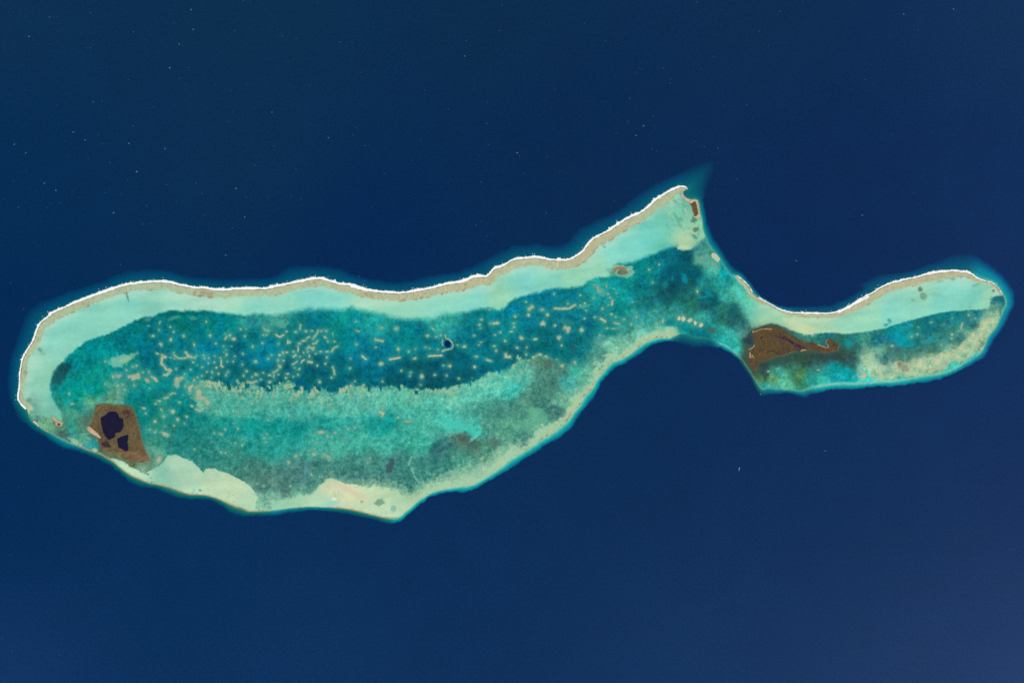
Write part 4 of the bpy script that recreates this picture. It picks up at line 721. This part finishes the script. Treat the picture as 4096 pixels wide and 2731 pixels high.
bh = tag(empty('blue_hole', *HOLE), 'round dark blue hole ringed by tan coral in the middle of the lagoon', 'blue hole')
hole_out = ellipse(HOLE[0], HOLE[1], 13, 15.5, -18)
cover(bh, hole_out, [('hole_water', None, M_OCEAN, const(.45), two((3, 36, 92), (2, 32, 86), 10, 2), None)], 1.0, .5)
for line, w in ((D('1121,1300 1127,1330 1166,1344 1200,1380 1214,1415 1200,1448 1156,1464'), 7), (D('1160,1460 1124,1466 1086,1482'), 10), (D('1092,1350 1082,1380 1090,1412'), 6)):
    o = dict(x=HOLE[0], y=HOLE[1], w=w, h=w, a=0.0, f=False, ch=line)
    link('coral_rim', patch_mesh(o, 'coral_rim', .6, 1.6), bh)

# ------------------------------------------------------------------ whitecaps and boats
CAPS = [(0, 0, .59524, "333,116,1 386,113,.5 607,88,1 760,20,.5 195,247,1.3 607,324,1 590,323,.6 622,304,.5 897,217,1 1284,66,1.3 1298,199,1.2 1575,210,.9 1635,10,1 1895,244,1 1990,258,.9 2282,283,1 1203,297,1.2 1168,156,.6 1054,146,.5 983,268,.5 1140,457,1.7 1271,457,.8 1207,528,.8 862,536,.8 1243,575,.6 1556,610,.8 1660,562,.6 1448,568,.5 627,685,1.1 685,681,1 1028,720,.7 380,707,.5 737,790,.6 893,848,1 1532,821,.8 1604,797,.6 1565,755,.5 1827,755,1.1 1950,575,.6 2085,575,.6 1935,412,.6 491,890,1.1 573,941,1.1 661,906,.6 866,965,1.1 1110,1000,1.2 96,971,1.2 173,1029,1.2 440,950,.7 690,968,.5 1844,981,1 2208,926,1.1 740,1094,1 592,1070,.6 919,1154,2 1712,1108,1 1988,1135,.8 297,1231,1.2 376,1279,1.4 92,1218,.8 1120,1241,.9 1318,1232,.9 1585,1267,1.5 1357,1303,.8 1654,1327,.8 1807,1320,.8 1954,1320,.7 2022,1340,.8 484,1288,.6 707,1294,.7 815,1306,.6 531,1327,.5 1183,1350,.6 400,1364,.9 336,1368,.7 124,1393,1 316,1398,.7 23,1336,.7 984,1381,.9 763,1430,1.4 1108,1437,.7 1372,1444,.8 1644,1459,1.1 960,1507,.9 1011,1501,.8 1560,1534,1 1404,1507,.6 845,1250,.5 738,1268,.5 1160,1187,.4 175,1160,.5 170,605,.6 858,1210,.5"),
 (1350, 0, .59524, "98,288,.9 154,489,.6 864,275,1 856,378,1.2 1087,206,.9 1105,36,.9 1659,160,.8 1427,163,.6 1799,277,.7 585,606,.8 1005,689,.8 745,736,.8 1002,831,1 104,908,1 127,858,.8 186,980,1 497,1077,.7 1013,972,.8 948,1042,.7 1208,1028,1.3 1224,1046,.8 1409,1056,.7 1256,1165,.8 963,1225,.9 743,1224,.7 314,1168,.7 232,1395,.8 1403,1433,.9 1859,1353,.9 931,1514,1 967,1487,.6 2191,458,1 2238,530,.8 2237,558,.8 1963,662,1 2120,780,1 1952,821,1 2056,847,1.3 2007,912,1.1 2111,1001,.9 2143,1012,.7 1872,898,.7 2130,842,.6 2040,463,.6 2029,458,.6 2006,488,.6 1462,603,.6 1494,1150,.6 561,947,.6"),
 (2696, 0, .59524, "152,16,1 712,79,1 698,103,.6 571,212,1 635,307,.7 1543,96,1.2 1636,200,.9 1878,63,1.2 263,380,.7 183,463,.6 1286,535,1 1101,562,.6 490,707,.9 336,713,.5 203,986,.9 295,995,1 142,953,.6 424,1205,1 1463,903,.7 1265,1447,1.1 1210,1400,.6 1608,1294,.6 1195,990,.6 277,1275,.5 865,12,.6"),
 (0, 1000, S1, "275,690,1 1415,170,.9 125,390,.7 1260,30,.6"), (700, 1000, S1, "597,60,1.2 2168,312,.8 2230,365,.7"), (1400, 900, S1, "110,606,1 173,658,.7 1608,130,.7"),
 (2700, 1000, S1, "1427,128,1.1"), (0, 1500, S1, "220,1320,.8"), (0, 1900, .59524, "70,535,.8 80,1182,.9 400,1207,.7 55,272,.5 20,1085,.6"), (2600, 1700, .65758, "1066,156,1.2")]
R = random.Random(11); protos = []
for k in range(8):
    ring = [(0, 0, 1.6)] + [(R.uniform(.75, 1.2) * math.cos(t * math.pi / 4) * 1.25, R.uniform(.7, 1.1) * math.sin(t * math.pi / 4) * .85, .35) for t in range(8)]
    protos.append(mesh('whitecap', np.array([(a, b, c) for a, b, c in ring]), None, None, M_CAP if k < 4 else M_CAP_BRIGHT, np.array([(0, 1 + t, 1 + (t + 1) % 8) for t in range(8)])))
first = None
for x0, y0, s, txt in CAPS:
    for item in txt.split():
        u, v, k = [float(q) for q in item.split(',')]; x, y = x0 + u * s, y0 + v * s
        if first is None: o = first = link('whitecap', protos[4])
        else: o = first.copy(); o.data = protos[R.randrange(4) + (4 if k > 1.05 else 0)]; COL.objects.link(o)
        r = (11 + 8.5 * k) * (.6 + .4 * min(k, 1.3))
        o.location = (wx(x), wy(y), 0); o.rotation_euler = (0, 0, R.uniform(-.6, .6)); o.scale = (r, r, 1)
        tag(o, f"{'bright' if k > 1.05 else 'faint'} white foam speck on open sea, {x / 40.96:.1f}% across and {y / 27.31:.1f}% down", 'whitecap', 'whitecaps on the open sea')
def boat(name, label, x, y, rot, L_, W_, wake):
    root = tag(empty(name, x, y), label, 'boat'); root.rotation_euler = (0, 0, rot)
    st = [(-.5, .42, 0), (-.35, .5, 0), (.1, .5, 0), (.3, .40, .02), (.42, .22, .05), (.5, .02, .1)]
    rows = []
    for sx, hw, rise in st:
        for w_, z in ((-.55, -.02), (-1, .09), (1, .09), (.55, -.02)): rows.append((sx * L_, w_ * hw * W_, (z + rise * .3) * L_))
    co = np.array(rows); q = [(4 * i + j, 4 * i + j + 1, 4 * i + j + 5, 4 * i + j + 4) for i in range(5) for j in range(3)] + [(4 * i + 3, 4 * i, 4 * i + 4, 4 * i + 7) for i in range(5)] + [(0, 3, 2, 1), (20, 21, 22, 23)]
    h = mesh('hull', co, np.array(q), None, M_PAINT); h.polygons.foreach_set('use_smooth', np.zeros(len(h.polygons), bool)); link('hull', h, root)
    def box(nm, x0, x1, hw, z0, z1, mt, taper=.9):
        c = [(x0, -hw, z0), (x1, -hw, z0), (x1, hw, z0), (x0, hw, z0), (x0 * taper if x0 < 0 else x0, -hw * taper, z1), (x1 * taper, -hw * taper, z1), (x1 * taper, hw * taper, z1), (x0 * taper if x0 < 0 else x0, hw * taper, z1)]
        f = [(3, 2, 1, 0), (4, 5, 6, 7), (0, 1, 5, 4), (1, 2, 6, 5), (2, 3, 7, 6), (3, 0, 4, 7)]
        m_ = mesh(nm, np.array(c), np.array(f), None, mt); m_.polygons.foreach_set('use_smooth', np.zeros(6, bool)); link(nm, m_, root)
    box('deck', -.47 * L_, .28 * L_, .44 * W_, .088 * L_, .1 * L_, M_DECK, 1.0)
    box('cabin', -.36 * L_, .14 * L_, .36 * W_, .1 * L_, .17 * L_, M_PAINT)
    box('wheelhouse', -.1 * L_, .1 * L_, .28 * W_, .17 * L_, .24 * L_, M_GLASS)
    box('mast', -.02 * L_, .0, .02 * W_, .24 * L_, .36 * L_, M_PAINT)
    if wake:
        pts = [(-.3 * L_, .3 * W_), (-.8 * L_, .55 * W_), (-1.6 * L_, .8 * W_), (-2.6 * L_, .5 * W_), (-3.4 * L_, .2 * W_)]
        co = np.array([(a, s_ * b, zz) for a, b in pts for s_, zz in ((-1, .3), (0, .8), (1, .3))])
        q = np.array([(3 * i + j, 3 * i + j + 3, 3 * i + j + 4, 3 * i + j + 1) for i in range(4) for j in range(2)])[:, ::-1]
        link('wake', mesh('wake', co, q, np.repeat(np.array([(215, 218, 216), (170, 185, 195), (110, 135, 155), (60, 95, 125), (25, 62, 100)], np.float32), 3, 0), M_FOAM), root)
boat('motor_ship', 'white ship trailing a short wake on the dark sea at the lower right', 2957.5, 1870, math.radians(84), 50, 20, True)
boat('motor_boat', 'small white boat lying off the lowest point of the eastern reef', 3042, 1576, math.radians(20), 38, 18, False)
